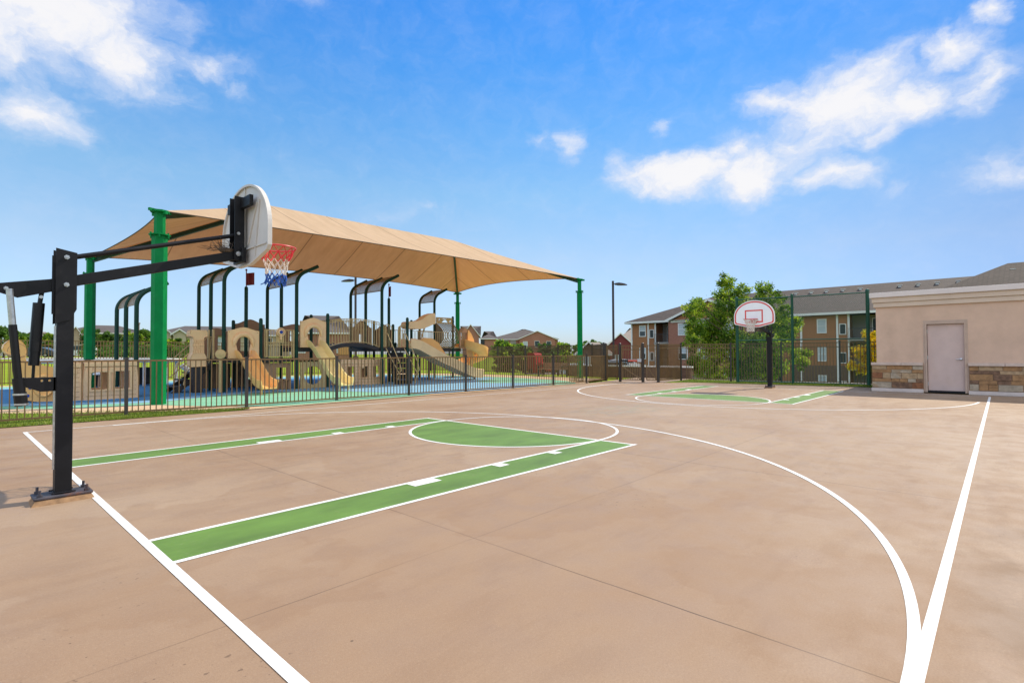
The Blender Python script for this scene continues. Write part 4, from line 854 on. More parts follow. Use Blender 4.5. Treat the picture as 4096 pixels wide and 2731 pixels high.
# chimney panel, stairs on the left
MB().plate([(4.85, 0.95), (5.34, 0.95), (5.34, 1.28), (5.30, 1.36), (5.27, 1.42), (5.26, 1.92), (5.28, 1.97), (5.37, 2.0), (5.37, 2.13), (5.33, 2.2), (4.86, 2.2), (4.82, 2.13), (4.82, 2.0), (4.91, 1.97), (4.93, 1.92), (4.92, 1.42), (4.89, 1.36), (4.85, 1.28)], [], 0.36, lambda u, v, w_: (u, 14.05 + w_, v)).build('chimney_column', TAN, ps, bevel=0.02)
fl = MB()
for i in range(6):
    x = 4.955 + i * 0.056; fl.tube([(x + 0.012 * math.sin(k * 1.6), 14.045, 1.40 + 0.06 * k) for k in range(9)], 0.02, 6)
for z in (1.68,): fl.tube([(4.9, 14.04, z), (5.27, 14.04, z)], 0.022, 6)
fl.build('chimney_fluting', TAN, ps.children[-1], smooth=True)
MB().box(4.95, 5.25, 14.1, 14.4, 0.02, 0.95).build('chimney_base', DBRN, ps)
st = MB()
for k in range(5):
    x = 5.68 - 0.24 * k; st.box(x - 0.24, x, 14.55, 15.45, 1.22 - 0.24 * (k + 1) + 0.19, 1.22 - 0.24 * (k + 1) + 0.24); st.box(x - 0.02, x, 14.55, 15.45, 1.22 - 0.24 * (k + 1), 1.22 - 0.24 * k - 0.05)
st.plate([(5.7, 1.1), (5.7, 0.9), (4.6, 0.02), (4.35, 0.02)], [], 0.04, lambda u, v, w_: (u, 14.5 + w_, v)).plate([(5.7, 1.1), (5.7, 0.9), (4.6, 0.02), (4.35, 0.02)], [], 0.04, lambda u, v, w_: (u, 15.46 + w_, v))
so_ = st.build('stairs', DBRN, ps)
for y in (14.45, 15.55):
    MB().tube([(5.75, y, 2.0), (5.5, y, 1.98), (4.55, y, 1.05), (4.45, y, 0.72), (4.62, y, 0.55), (5.4, y, 1.3)], 0.02, 6).tube([(5.55, y, 1.05), (5.62, y, 1.95)], 0.018, 6).tube([(4.75, y, 0.3), (4.95, y, 1.4)], 0.016, 6).build('handrail', RAIL, so_)
for y in (14.15, 14.62): MB().box(5.58, 5.64, y, y + 0.14, 1.2, 2.26).build('stair_panel', RAIL, ps, bevel=0.02)
MB().lathe((5.62, 13.5, 1.37), [(0.16, 0), (0.17, 0.03), (0.15, 0.06), (0.05, 0.07), (0.05, 0.14)], 18, axis=(-0.3, -1, 0)).tube([(5.62, 13.45, 1.37), (5.8, 13.55, 1.42), (5.85, 13.6, 1.42)], 0.03, 6).build('talk_tube', RAIL, ps, smooth=True)
MB().box(5.60, 5.68, 13.52, 13.62, 0.02, 1.3).build('talk_tube_post', RAIL, ps)
# ladder stairs in front of deck three
st = MB()
for k in range(6):
    z = 1.42 - 0.24 * k; y = 13.36 - 0.12 * k; st.box(12.3, 13.2, y - 0.2, y, z - 0.03, z); st.box(12.3, 13.2, y - 0.02, y, z - 0.22, z - 0.031)
so_ = st.build('stairs', DBRN, ps)
for x in (12.27, 13.24):
    MB().tube([(x, 13.42, 1.65), (x, 13.42, 2.28), (x + 0.02, 13.28, 2.25), (x + 0.3, 12.75, 0.95), (x + 0.34, 12.7, 0.62), (x + 0.22, 12.85, 0.4)], 0.02, 8).tube([(x, 13.36, 1.6), (x + 0.3, 12.8, 0.5), (x + 0.2, 12.82, 0.02)], 0.02, 8).build('handrail', RAIL, so_, smooth=True)
for x0, x1 in ((12.2, 12.62), (12.98, 13.34)):
    b = MB().tube([(x0 if x0 < 12.5 else x1, 13.44, 1.66), (x0 if x0 < 12.5 else x1, 13.44, 2.6), ((x0 + x1) / 2, 13.44, 2.66), (x1 if x0 < 12.5 else x0, 13.44, 2.55), (x1 if x0 < 12.5 else x0, 13.44, 1.66)], 0.02, 8)
    for i in (1, 2): b.tube([(x0 + (x1 - x0) * i / 3, 13.44, 1.66), (x0 + (x1 - x0) * i / 3, 13.44, 2.62)], 0.014, 6)
    b.bar((x0 + 0.05, 13.42, 1.66), (x0 + 0.05, 13.42, 2.58), 0.09, 0.03, upv=(1, 0, 0)).build('rail_panel', RAIL, ps)
# barrel climber
bc = MB().plate([(17.16, 2.98), (18.28, 2.98), (18.28, 3.32), (17.16, 3.32)], [[(17.3, 3.06), (17.42, 3.22), (17.34, 3.26)], [(17.52, 3.05), (17.68, 3.18), (17.84, 3.2), (17.98, 3.05)], [(18.05, 3.08), (18.18, 3.24), (18.2, 3.1)], [(17.5, 3.22), (17.7, 3.27), (17.95, 3.27)]], 0.04, lambda u, v, w_: (u, 15.9 + w_, v))
bc = bc.build('barrel_header', RAIL, ps)
bb = MB()
for i in range(10):
    x = 17.2 + i * 1.04 / 9
    bb.tube([(x, 15.93 - 0.62 * math.sin(math.pi * k / 12), 2.98 - 1.32 * k / 12) for k in range(13)], 0.024, 6)
for z, dep in ((2.6, 0.47), (2.32, 0.62), (2.0, 0.5)): bb.tube([(17.2, 15.93 - dep, z), (18.24, 15.93 - dep, z)], 0.014, 6)
for x in (17.16, 18.28):
    for k in range(3):
        bb.tube([(x + (0.06 * k if x > 17.5 else -0.0), 15.93 - (0.62 - 0.12 * k) * math.sin(math.pi * q / 12), 2.98 - 1.32 * q / 12) for q in range(13)], 0.02, 6)
bb.plate([(15.95 - 0.60 * math.sin(math.pi * q / 12), 2.98 - 1.32 * q / 12) for q in range(13)], [], 0.03, lambda u, v, w_: (17.13 + w_, u, v))
bb.box(17.14, 18.3, 15.88, 15.96, 1.62, 1.72)
bb.build('barrel_cage', pm('olive brown bars', (0.28, 0.19, 0.085), 0.5, var=0.1), ps, smooth=True)
# spiral slide at the far right end
sp = []; cxs, cys, rs_ = 19.75, 15.9, 0.60
for i in range(26):
    a = R(200 + 310 * i / 25); z = 1.68 - 1.32 * (i / 25) ** 0.95; sp.append((cxs + rs_ * math.cos(a), cys + rs_ * math.sin(a), z, a))
path = [(18.75, 16.1, 1.70), (19.0, 15.95, 1.69)] + [p[:3] for p in sp]
sides = [(0, 1, 0), (0.2, 1, 0)] + [(-math.cos(p[3]), -math.sin(p[3]), 0) for p in sp]
prof = [(-0.30, 0.46), (-0.34, 0.46), (-0.33, 0.05), (-0.2, -0.05), (0.2, -0.05), (0.30, 0.05), (0.31, 0.22), (0.27, 0.22), (0.22, 0.03), (0.0, 0.0), (-0.2, 0.02), (-0.29, 0.1)]
sl = MB().sweep(prof, path, lambda i: sides[i]).build('spiral_slide', OCHRE, ps, smooth=True, angle=55)
MB().lathe((cxs, cys, 0.02), [(0.09, 0), (0.09, 2.05), (0.03, 2.12)], 12).build('spiral_core', OCHRE, sl, smooth=True)
hood = MB().plate([(18.55, 1.62), (19.15, 1.62), (19.18, 2.6), (19.1, 2.74), (18.85, 2.8), (18.62, 2.74), (18.55, 2.6)], [[(18.64, 1.7), (19.06, 1.7), (19.06, 2.5), (18.64, 2.5)]], 0.06, lambda u, v, w_: (u, 15.6 + w_, v))
for i in range(8): hood.tube([(18.67 + i * 0.05, 15.63, 1.7), (18.67 + i * 0.05, 15.63, 2.5)], 0.01, 5)
hood.build('slide_enclosure', BRN, ps, bevel=0.01)
MB().plate(catmull([(19.15, 1.75), (19.15, 2.62), (19.35, 2.5), (19.55, 2.2), (19.62, 1.95), (19.62, 1.2), (19.5, 1.2), (19.45, 1.65)], 3), [], 0.5, lambda u, v, w_: (u, 15.55 + w_, v)).build('slide_wall', OCHRE, sl, bevel=0.02)
# ------------------------------------------------------------------ crawl tunnels shaped like train cars
def carriage(root, x0, x1, y0, y1, h, wins, parent_mat):
    def face(y, th, holes):
        out = [(x0, 0.03), (x1, 0.03), (x1 + 0.01, h * 0.5), (x1 - 0.03, h - 0.05), (x1 - 0.09, h), (x0 + 0.09, h), (x0 + 0.03, h - 0.05), (x0 - 0.01, h * 0.5)]
        return MB().plate(out, holes, th, lambda u, v, w_: (u, y + w_, v))
    hl = [[(a + 0.03, b), (c - 0.03, b), (c, b + 0.04), (c - 0.02, d), (a + 0.02, d), (a, b + 0.04)] for a, c, b, d in wins]
    o = face(y0, 0.09, hl)
    for v, f in ((y1, 0.09),):
        q = face(v, f, hl); o.add(q.v, q.f)
    o.box(x0 + 0.09, x1 - 0.09, y0 + 0.092, y1 - 0.002, h - 0.08, h + 0.02).box(x0 + 0.1, x1 - 0.1, y0 + 0.092, y1 - 0.002, 0.04, 0.10)
    b = o.build('body', parent_mat, root, bevel=0.02)
    wf = MB()
    for a, c, bb_, d in wins: wf.plate([(a - 0.05, bb_ - 0.05), (c + 0.05, bb_ - 0.05), (c + 0.05, d + 0.05), (a - 0.05, d + 0.05)], [[(a, bb_), (c, bb_), (c, d), (a, d)]], 0.025, lambda u, v, w_: (u, y0 - 0.026 + w_, v))
    wf.build('window_frame', TAN, b, bevel=0.008)
    gr = MB()
    for k in range(1, 8):
        z = h * k / 8.3; n = 0
        xx = x0 + 0.05
        while xx < x1 - 0.05:
            x2 = min(xx + 0.30, x1 - 0.04)
            if not any(a - 0.06 < (xx + x2) / 2 < c + 0.06 and bb_ - 0.06 < z < d + 0.06 for a, c, bb_, d in wins): gr.box(xx + 0.01, x2 - 0.01, y0 - 0.004, y0 - 0.001, z - 0.006, z + 0.006)
            xx = x2
    gr.build('groove', BRN, b)
    st_ = MB().box(x0 + 0.02, x1 - 0.02, y0 - 0.035, y0 - 0.002, h - 0.17, h - 0.05).build('cornice', TAN, b, bevel=0.012)
    rv = MB()
    for xx in (x0 + 0.16, x1 - 0.16, (x0 + x1) / 2): rv.box(xx - 0.05, xx + 0.05, y0 - 0.03, y0 - 0.002, h - 0.36, h - 0.2)
    rv.build('corbel', TAN, b, bevel=0.01)
TANB = pm('weathered tan plastic', (0.84, 0.53, 0.29), 0.55, var=0.08, scale=2.5)
t1 = thing('crawl_train', (2.0, 13.6, 0), 'tan plastic crawl train with a round smiling creature head at its left end', 'play train')
carriage(t1, 1.86, 3.2, 13.4, 14.5, 1.19, [(2.04, 2.46, 0.33, 0.85), (2.62, 3.0, 0.33, 0.87)], TANB)
carriage(t1, 1.30, 1.83, 13.45, 14.5, 1.17, [], TANB)
pl = [(45, 560), (60, 500), (120, 450), (200, 424), (280, 425), (350, 455), (400, 520), (415, 600), (405, 720), (425, 785), (520, 795), (620, 822), (720, 846), (820, 862), (850, 900), (850, 1385), (600, 1390), (420, 1375), (350, 1335), (315, 1280), (295, 1180), (285, 1080), (280, 900), (262, 760), (220, 690), (110, 645), (60, 612)]
def toXZ(px, py, Y):
    v = fw * FPX + r2 * (px / 3.92 - 2048) - u2 * (1250 + py / 3.92 - 1365.5); q = CAMP + v * ((Y - CAMP.y) / v.y); return (q.x, max(0.03, q.z))
outl = [toXZ(a, b, 13.75) for a, b in pl]
hdm = MB().plate(outl, [], 0.55, lambda u, v, w_: (u, 13.75 + w_, v)).build('creature_head', OCHRE, t1, bevel=0.07)
ex, ez = toXZ(238, 567, 13.72)
MB().lathe((ex, 13.76, ez), [(0.05, 0), (0.05, 0.03), (0.03, 0.045)], 14, axis=(0, -1, 0)).build('eye', BLUE, hdm, smooth=True)
cx_, cz_ = toXZ(270, 600, 13.75)
MB().tube([(cx_ + 0.2 * math.cos(R(a)), 13.75, cz_ + 0.2 * math.sin(R(a))) for a in range(-30, 190, 12)], 0.006, 6).tube([(cx_ - 0.16 + 0.04 * k, 13.745, cz_ - 0.17 + 0.025 * math.sin(k)) for k in range(9)], 0.010, 5).build('face_line', BRN, hdm)
fx_, fz_ = toXZ(455, 1110, 13.75)
MB().plate(catmull([(fx_ - 0.07, fz_ + 0.14), (fx_ + 0.08, fz_ + 0.12), (fx_ + 0.07, fz_ - 0.05), (fx_ + 0.02, fz_ - 0.17), (fx_ - 0.05, fz_ - 0.05)], 4), [], 0.03, lambda u, v, w_: (u, 13.72 + w_, v)).lathe((toXZ(425, 1302, 13.75)[0], 13.75, toXZ(425, 1302, 13.75)[1]), [(0.05, 0), (0.05, 0.03)], 12, axis=(0, -1, 0)).build('blue_insert', BLUE, hdm)
wx, wz = toXZ(690, 1150, 13.75)
MB().tube([(wx + 0.20 * math.cos(a), 13.74, max(0.06, wz + 0.29 * math.sin(a))) for a in [6.283 * i / 24 for i in range(24)]], 0.04, 8, closed=True).build('wheel_arch', OCHRE, hdm, smooth=True)
MB().lathe((2.0, 13.7, 1.21), [(0.08, 0), (0.08, 0.02), (0.05, 0.04)], 12).build('vent', DGREEN, t1)
t2 = thing('crawl_tunnel', (11.4, 13.9, 0), 'tan brick pattern crawl tunnel with three square windows under the arched bridge', 'play tunnel')
carriage(t2, 10.35, 12.5, 13.85, 14.5, 1.10, [(10.68, 11.02, 0.36, 0.82), (11.3, 11.68, 0.34, 0.82), (11.92, 12.28, 0.34, 0.82)], TANB)
# ------------------------------------------------------------------ white toddler hut, stools, bench, red play truck
wh = thing('toddler_hut', (3.2, 20.8, 0), 'low white plastic toddler hut with flat roof and small white slide', 'play hut')
MB().box(0.9, 6.35, 20.2, 22.2, 1.04, 1.19).build('roof', WPL, wh, bevel=0.06)
for x, y in ((1.2, 20.4), (3.4, 20.4), (4.9, 20.4), (6.1, 20.4), (1.2, 22.0), (3.4, 22.0), (6.1, 22.0)): MB().box(x - 0.05, x + 0.05, y - 0.05, y + 0.05, 0.03, 1.04).build('post', WPL, wh)
MB().bar((6.3, 20.6, 0.85), (7.2, 20.5, 0.1), 0.5, 0.10).bar((6.3, 20.35, 0.92), (7.2, 20.25, 0.16), 0.04, 0.14).build('slide', WPL, wh, bevel=0.02)
MB().box(1.2, 6.1, 21.95, 22.0, 0.03, 0.8).build('back_wall', DBRN, wh)
for x, y, lb in ((3.05, 18.4, 'white mushroom stool seen through the train window'),):
    t = thing('stool', (x, y, 0), lb, 'stool')
    MB().lathe((x, y, 0.62), [(0.02, 0), (0.20, 0.01), (0.2, 0.05), (0.1, 0.09)], 14).build('seat', WPL, t, smooth=True); MB().lathe((x, y, 0.03), [(0.14, 0), (0.05, 0.05), (0.04, 0.59)], 10).build('stem', BRN, t, smooth=True)
t = thing('park_bench', (22.7, 12.3, 0), 'wooden slat bench with dark green legs on the grass beside the tall fence', 'bench')
sl_ = pm('brown bench slats', (0.30, 0.19, 0.10), 0.7, var=0.2, scale=6)
bk = MB(); st_ = MB()
for k in range(5): bk.bar((22.85 + 0.02 * k, 11.4, 0.47 + 0.075 * k), (22.85 + 0.02 * k, 13.2, 0.47 + 0.075 * k), 0.03, 0.066)
for k in range(4): st_.box(22.4 + 0.1 * k, 22.485 + 0.1 * k, 11.4, 13.2, 0.42, 0.45)
bk.build('backrest', sl_, t); st_.build('seat', sl_, t)
for y in (11.45, 13.15): MB().bar((22.45, y, 0), (22.45, y, 0.6), 0.06, 0.05).bar((22.82, y, 0), (22.95, y, 0.8), 0.06, 0.05).bar((22.42, y, 0.41), (22.86, y, 0.41), 0.04, 0.02).bar((22.42, y, 0.6), (22.9, y, 0.6), 0.06, 0.03).build('leg', DGREEN, t)
t = thing('play_truck', (25.9, 16.0, 0), 'red plastic play truck with ladder backed cab standing behind the tall brown fence', 'play truck')
RPL = pm('red plastic', (0.50, 0.010, 0.018), 0.55, var=0.08, spec=0.2)
zt0 = 0.0
MB().plate([(16.75, 0.05), (15.95, 0.05), (15.9, 0.6), (15.98, 0.66), (16.12, 1.25), (16.2, 1.34), (16.65, 1.36), (16.75, 1.28)], [], 0.7, lambda u, v, w_: (25.6 + w_, u, v)).build('cab', RPL, t, bevel=0.03)
MB().plate([(15.89, 0.2), (15.12, 0.2), (15.08, 0.5), (15.16, 0.6), (15.89, 0.72)], [], 0.6, lambda u, v, w_: (25.65 + w_, u, v)).build('bonnet', RPL, t, bevel=0.03)
b = MB()
for k in range(6): b.box(25.56, 25.6, 16.3, 16.6, 0.12 + 0.15 * k, 0.15 + 0.15 * k)
b.build('step', RPL, t)
for y in (15.35, 16.45): MB().lathe((25.58, y, 0.17), [(0.16, 0), (0.16, 0.08), (0.08, 0.1)], 14, axis=(-1, 0, 0)).lathe((25.5, y, 0.17), [(0.06, 0), (0.05, 0.02)], 10, 1, axis=(-1, 0, 0)).build('wheel', [BLACK2, STEEL], t)
MB().box(25.4, 27.2, 14.9, 16.9, -0.2, 0.0).build('base_slab', KERB, t)
# brick garden wall beyond the gates
bw = thing('brick_wall', (25.2, 9, 0), 'low brown brick wall with white cap behind the gates', 'wall')
MB().box(25.2, 25.45, 5.3, 13.2, -0.05, 0.56).build('wall_face', BRICKD, bw)
MB().box(25.15, 25.5, 5.25, 13.25, 0.562, 0.63).build('cap', TRIMW, bw)
MB().box(25.0, 25.5, -3.4, 5.2, -0.4, 0.02).build('footing', KERB, bw)

# ------------------------------------------------------------------ lamp posts
def lamp(base, h, arm, label):
    t = thing('lamp_post', base, label, 'lamp post', 'lamp posts')
    x, y, z = base
    MB().box(x - 0.09, x + 0.09, y - 0.09, y + 0.09, z, z + h).lathe((x, y, z), [(0.3, 0), (0.3, 0.7)], 12).build('pole', LAMPB, t)
    d = Vector(arm).normalized(); p = Vector((x, y, z + h - 0.35)); q = p + d * 0.25
    MB().bar(p - d * 0.12, q, 0.1, 0.1).build('arm', LAMPB, t)
    e = q + d * 1.35; hd = MB(); sd_ = d.cross(Vector((0, 0, 1)))
    v = []
    for u, hw, zt_, zb in ((0, 0.14, 0.10, -0.12), (0.4, 0.26, 0.14, -0.13), (1.0, 0.25, 0.04, -0.16), (1.35, 0.12, -0.08, -0.16)):
        c = q + d * u; v += [c - sd_ * hw + Vector((0, 0, zb)), c + sd_ * hw + Vector((0, 0, zb)), c + sd_ * hw * 0.8 + Vector((0, 0, zt_)), c - sd_ * hw * 0.8 + Vector((0, 0, zt_))]
    fs = [(0, 3, 2, 1), (12, 13, 14, 15)]
    for i in range(3):
        for k in range(4): fs.append((4 * i + k, 4 * i + (k + 1) % 4, 4 * i + 4 + (k + 1) % 4, 4 * i + 4 + k))
    h_ = hd.add(v, fs).build('lamp_head', LAMPB, t)
    MB().bar(q + d * 0.25 - Vector((0, 0, 0.16)), q + d * 0.95 - Vector((0, 0, 0.17)), 0.3, 0.02).build('lens', LENS, h_)
p = at(2454, 1384, 60); lamp((p.x, p.y, -1.2), 9.5 + 1.2, (0.66, -0.75, 0), 'brown lamp post with one flat head standing left of the brown apartments')
p = at(1422, 1280, 60); lamp((p.x, p.y, 0.4), 10.05 - 0.4, (-0.68, 0.73, 0), 'brown lamp post seen behind the shade canopy above the bridge')

# ------------------------------------------------------------------ apartment block on the right
ZG = -3.45
ap = thing('apartment_block', (60.5, 10, ZG), 'large three storey brown and brick apartment block with balconies behind the far hoop', 'apartment block')
FX = 60.5; EV = 5.05
MB().box(FX + 2.0, 79, -24, 29.1, ZG, EV).build('core_wall', RECESS, ap)
def part(nm, mb, mt, par=ap, **k): return mb.build(nm, mt, par, **k)
# solid facade sections (y from, y to, front x, material)
SEC = [(25.72, 29.12, FX, SIDE), (13.2, 23.35, FX - 1.2, BRICK), (4.72, 10.0, FX, SIDE), (-9.0, 1.3, FX, SIDE), (-24, -12.2, FX, SIDE), (10.0, 10.9, FX, SIDE)]
for a, b_, x, mt in SEC: part('wall', MB().box(x, FX + 1.998, a, b_, ZG, EV), mt)
part('lower_wall', MB().box(FX - 0.06, FX - 0.003, 4.75, 9.98, ZG, -0.05), BRICKD)
part('end_wall', MB().box(FX + 0.0, 79, 29.12, 29.2, ZG, EV), SIDE)
def window(y1, y0, z1, z0, x, mt, frame=0.09, mull=True):
    f = MB().plate([(y0 - frame, z0 - frame), (y1 + frame, z0 - frame), (y1 + frame, z1 + frame), (y0 - frame, z1 + frame)], [[(y0, z0), (y1, z0), (y1, z1), (y0, z1)]], 0.06, lambda u, v, w_: (x - 0.063 + w_, u, v))
    if mull: f.box(x - 0.055, x - 0.004, y0 + 0.001, y1 - 0.001, (z0 + z1) / 2 - 0.03, (z0 + z1) / 2 + 0.03)
    o = f.build('window', TRIMW, ap)
    if mull:
        MB().box(x - 0.02, x - 0.003, y0, y1, (z0 + z1) / 2 + 0.031, z1 - 0.001).build('pane', BLIND, o); MB().box(x - 0.02, x - 0.003, y0, y1, z0 + 0.001, (z0 + z1) / 2 - 0.031).build('pane', GLASS if (y0 + z0) % 1 > 0.5 else BLIND, o)
    else: MB().box(x - 0.02, x - 0.003, y0, y1, z0 + 0.001, z1 - 0.001).build('pane', SCREEN, o)
ST = 2.88
for fl_ in range(3):
    dz = -ST * fl_
    window(27.88, 27.12, 4.74 + dz, 3.46 + dz, FX, BLIND); window(26.44, 25.98, 4.2 + dz, 3.24 + dz, FX, SCREEN, 0.07, False)
    window(7.42, 6.72, 4.62 + dz, 3.33 + dz, FX if fl_ < 2 else FX - 0.06, BLIND); window(5.44, 4.98, 4.08 + dz, 3.12 + dz, FX if fl_ < 2 else FX - 0.06, SCREEN, 0.07, False)
    window(22.0, 21.0, 4.75 + dz, 3.46 + dz, FX - 1.2, BLIND); window(19.6, 18.6, 4.75 + dz, 3.46 + dz, FX - 1.2, BLIND); window(16.6, 15.6, 4.75 + dz, 3.46 + dz, FX - 1.2, BLIND)
    window(-0.4, -1.2, 4.62 + dz, 3.33 + dz, FX, BLIND); window(-4.4, -5.2, 4.62 + dz, 3.33 + dz, FX, BLIND)
    for y0, y1 in ((23.4, 25.66), (1.34, 4.66), (10.95, 13.15), (-12.15, -9.05)):
        zf = 2.62 + dz
        bl = MB().box(FX - 0.55, FX + 1.99, y0, y1, zf - 0.22, zf).build('balcony', RECESS, ap)
        rl_ = MB()
        for zz in (zf + 0.1, zf + 1.0): rl_.bar((FX - 0.5, y0 + 0.02, zz), (FX - 0.5, y1 - 0.02, zz), 0.04, 0.05)
        n_ = int((y1 - y0) / 0.13)
        for k in range(n_ + 1): yy = y0 + 0.03 + (y1 - y0 - 0.06) * k / n_; rl_.bar((FX - 0.5, yy, zf + 0.1), (FX - 0.5, yy, zf + 1.0), 0.018, 0.018, upv=(1, 0, 0))
        rl_.build('railing', SCREEN, bl)
        dm = MB().box(FX + 1.90, FX + 1.985, y0 + 0.35, y0 + 0.42, zf, zf + 2.1).box(FX + 1.90, FX + 1.985, y0 + 1.62, y0 + 1.69, zf, zf + 2.1).box(FX + 1.90, FX + 1.985, y0 + 0.421, y0 + 1.619, zf + 2.03, zf + 2.1).box(FX + 1.90, FX + 1.985, y0 + 0.98, y0 + 1.04, zf, zf + 2.029)
        d_ = dm.build('patio_door', TRIMW, bl); MB().box(FX + 1.93, FX + 1.97, y0 + 0.425, y0 + 0.975, zf + 0.02, zf + 2.02).box(FX + 1.93, FX + 1.97, y0 + 1.045, y0 + 1.615, zf + 0.02, zf + 2.02).build('pane', GLASS, d_)
        if fl_ == 0 and y0 == 23.4: MB().box(FX + 0.6, FX + 1.1, 23.6, 24.1, zf + 0.4, zf + 0.46).box(FX + 1.05, FX + 1.1, 23.6, 24.1, zf + 0.461, zf + 0.95).box(FX + 0.62, FX + 0.66, 23.62, 23.66, zf + 0.01, zf + 0.399).box(FX + 0.62, FX + 0.66, 24.04, 24.08, zf + 0.01, zf + 0.399).build('balcony_chair', SCREEN, bl)
for y in (29.06, 26.68, 25.69, 8.98, 5.68, 4.69, 1.32, -9.02): part('corner_trim', MB().box(FX - 0.09, FX - 0.064 if False else FX - 0.004, y - 0.09, y + 0.09, ZG, EV), TRIMW)
# roofs
def hip(nm, x0, x1, y0, y1, ze, zr, inset_, par, mat, ov=0.6):
    x0 -= ov; x1 += ov; y0 -= ov; y1 += ov; xm = (x0 + x1) / 2
    v = [(x0, y0, ze), (x1, y0, ze), (x1, y1, ze), (x0, y1, ze), (xm, y0 + inset_, zr), (xm, y1 - inset_, zr)]
    o = MB().add(v, [(0, 4, 5, 3), (2, 5, 4, 1), (1, 4, 0), (3, 5, 2), (0, 3, 2, 1)]).build(nm, mat, par)
    e = 0.02
    MB().box(x0 - e, x0 + 0.12, y0 - e, y1 + e, ze - 0.24, ze - 0.004).box(x0 + 0.121, x1, y1 - 0.12, y1 + e, ze - 0.24, ze - 0.004).box(x0 + 0.121, x1, y0 - e, y0 + 0.12, ze - 0.24, ze - 0.004).build('fascia', TRIMW, o)
    return o
rf = hip('roof', FX, 80, -26, 29.2, 5.32, 8.95, 8.0, ap, SHGL)
vt = MB()
for y in (11.4, 9.75, 8.2, 6.55, 4.9, 1.35, -0.2, -1.75, -3.4): part('roof_vent', MB().box(67.9, 68.35, y - 0.13, y + 0.13, 8.1, 8.34).box(67.75, 68.4, y - 0.2, y + 0.2, 8.341, 8.39), TRIMW)
# brick gable bay and its roof
gy0, gy1 = 12.95, 23.6; gx = FX - 1.55; zg0 = 5.2; gm_ = (gy0 + gy1) / 2; zr_ = 7.45
part('gable_roof', MB().add([(gx, gy0, zg0), (gx, gy1, zg0), (gx, gm_, zr_), (gx + 8, gy0, zg0), (gx + 8, gy1, zg0), (gx + 8, gm_, zr_)], [(1, 2, 5, 4), (2, 0, 3, 5), (0, 1, 4, 3)]), SHGL)
part('gable_wall', MB().plate([(gy0 + 0.3, EV + 0.003), (gy1 - 0.3, EV + 0.003), (gm_, zr_ - 0.16)], [], 0.2, lambda u, v, w_: (FX - 1.2 + w_, u, v)), SIDE)
part('gable_trim', MB().bar((gx - 0.02, gy0, zg0 - 0.06), (gx - 0.02, gm_, zr_ - 0.06), 0.26, 0.06, upv=(1, 0, 0)).bar((gx - 0.02, gy1, zg0 - 0.06), (gx - 0.02, gm_, zr_ - 0.06), 0.26, 0.06, upv=(1, 0, 0)).box(FX - 1.3, FX - 1.203, gy0 + 0.6, gy1 - 0.6, EV - 0.1, EV + 0.2), TRIMW)
hip('roof', FX - 2.0, 72, -30, 0.2, 5.33, 9.35, 7.8, ap, SHGL)
part('roof_vent', MB().box(64.0, 64.3, -7.45, -7.2, 8.2, 8.62).box(63.9, 64.4, -7.52, -7.12, 8.621, 8.67), TRIMW)
part('vent_pipe', MB().lathe((63.0, -5.6, 6.6), [(0.06, 0), (0.06, 0.9)], 8), SCREEN)

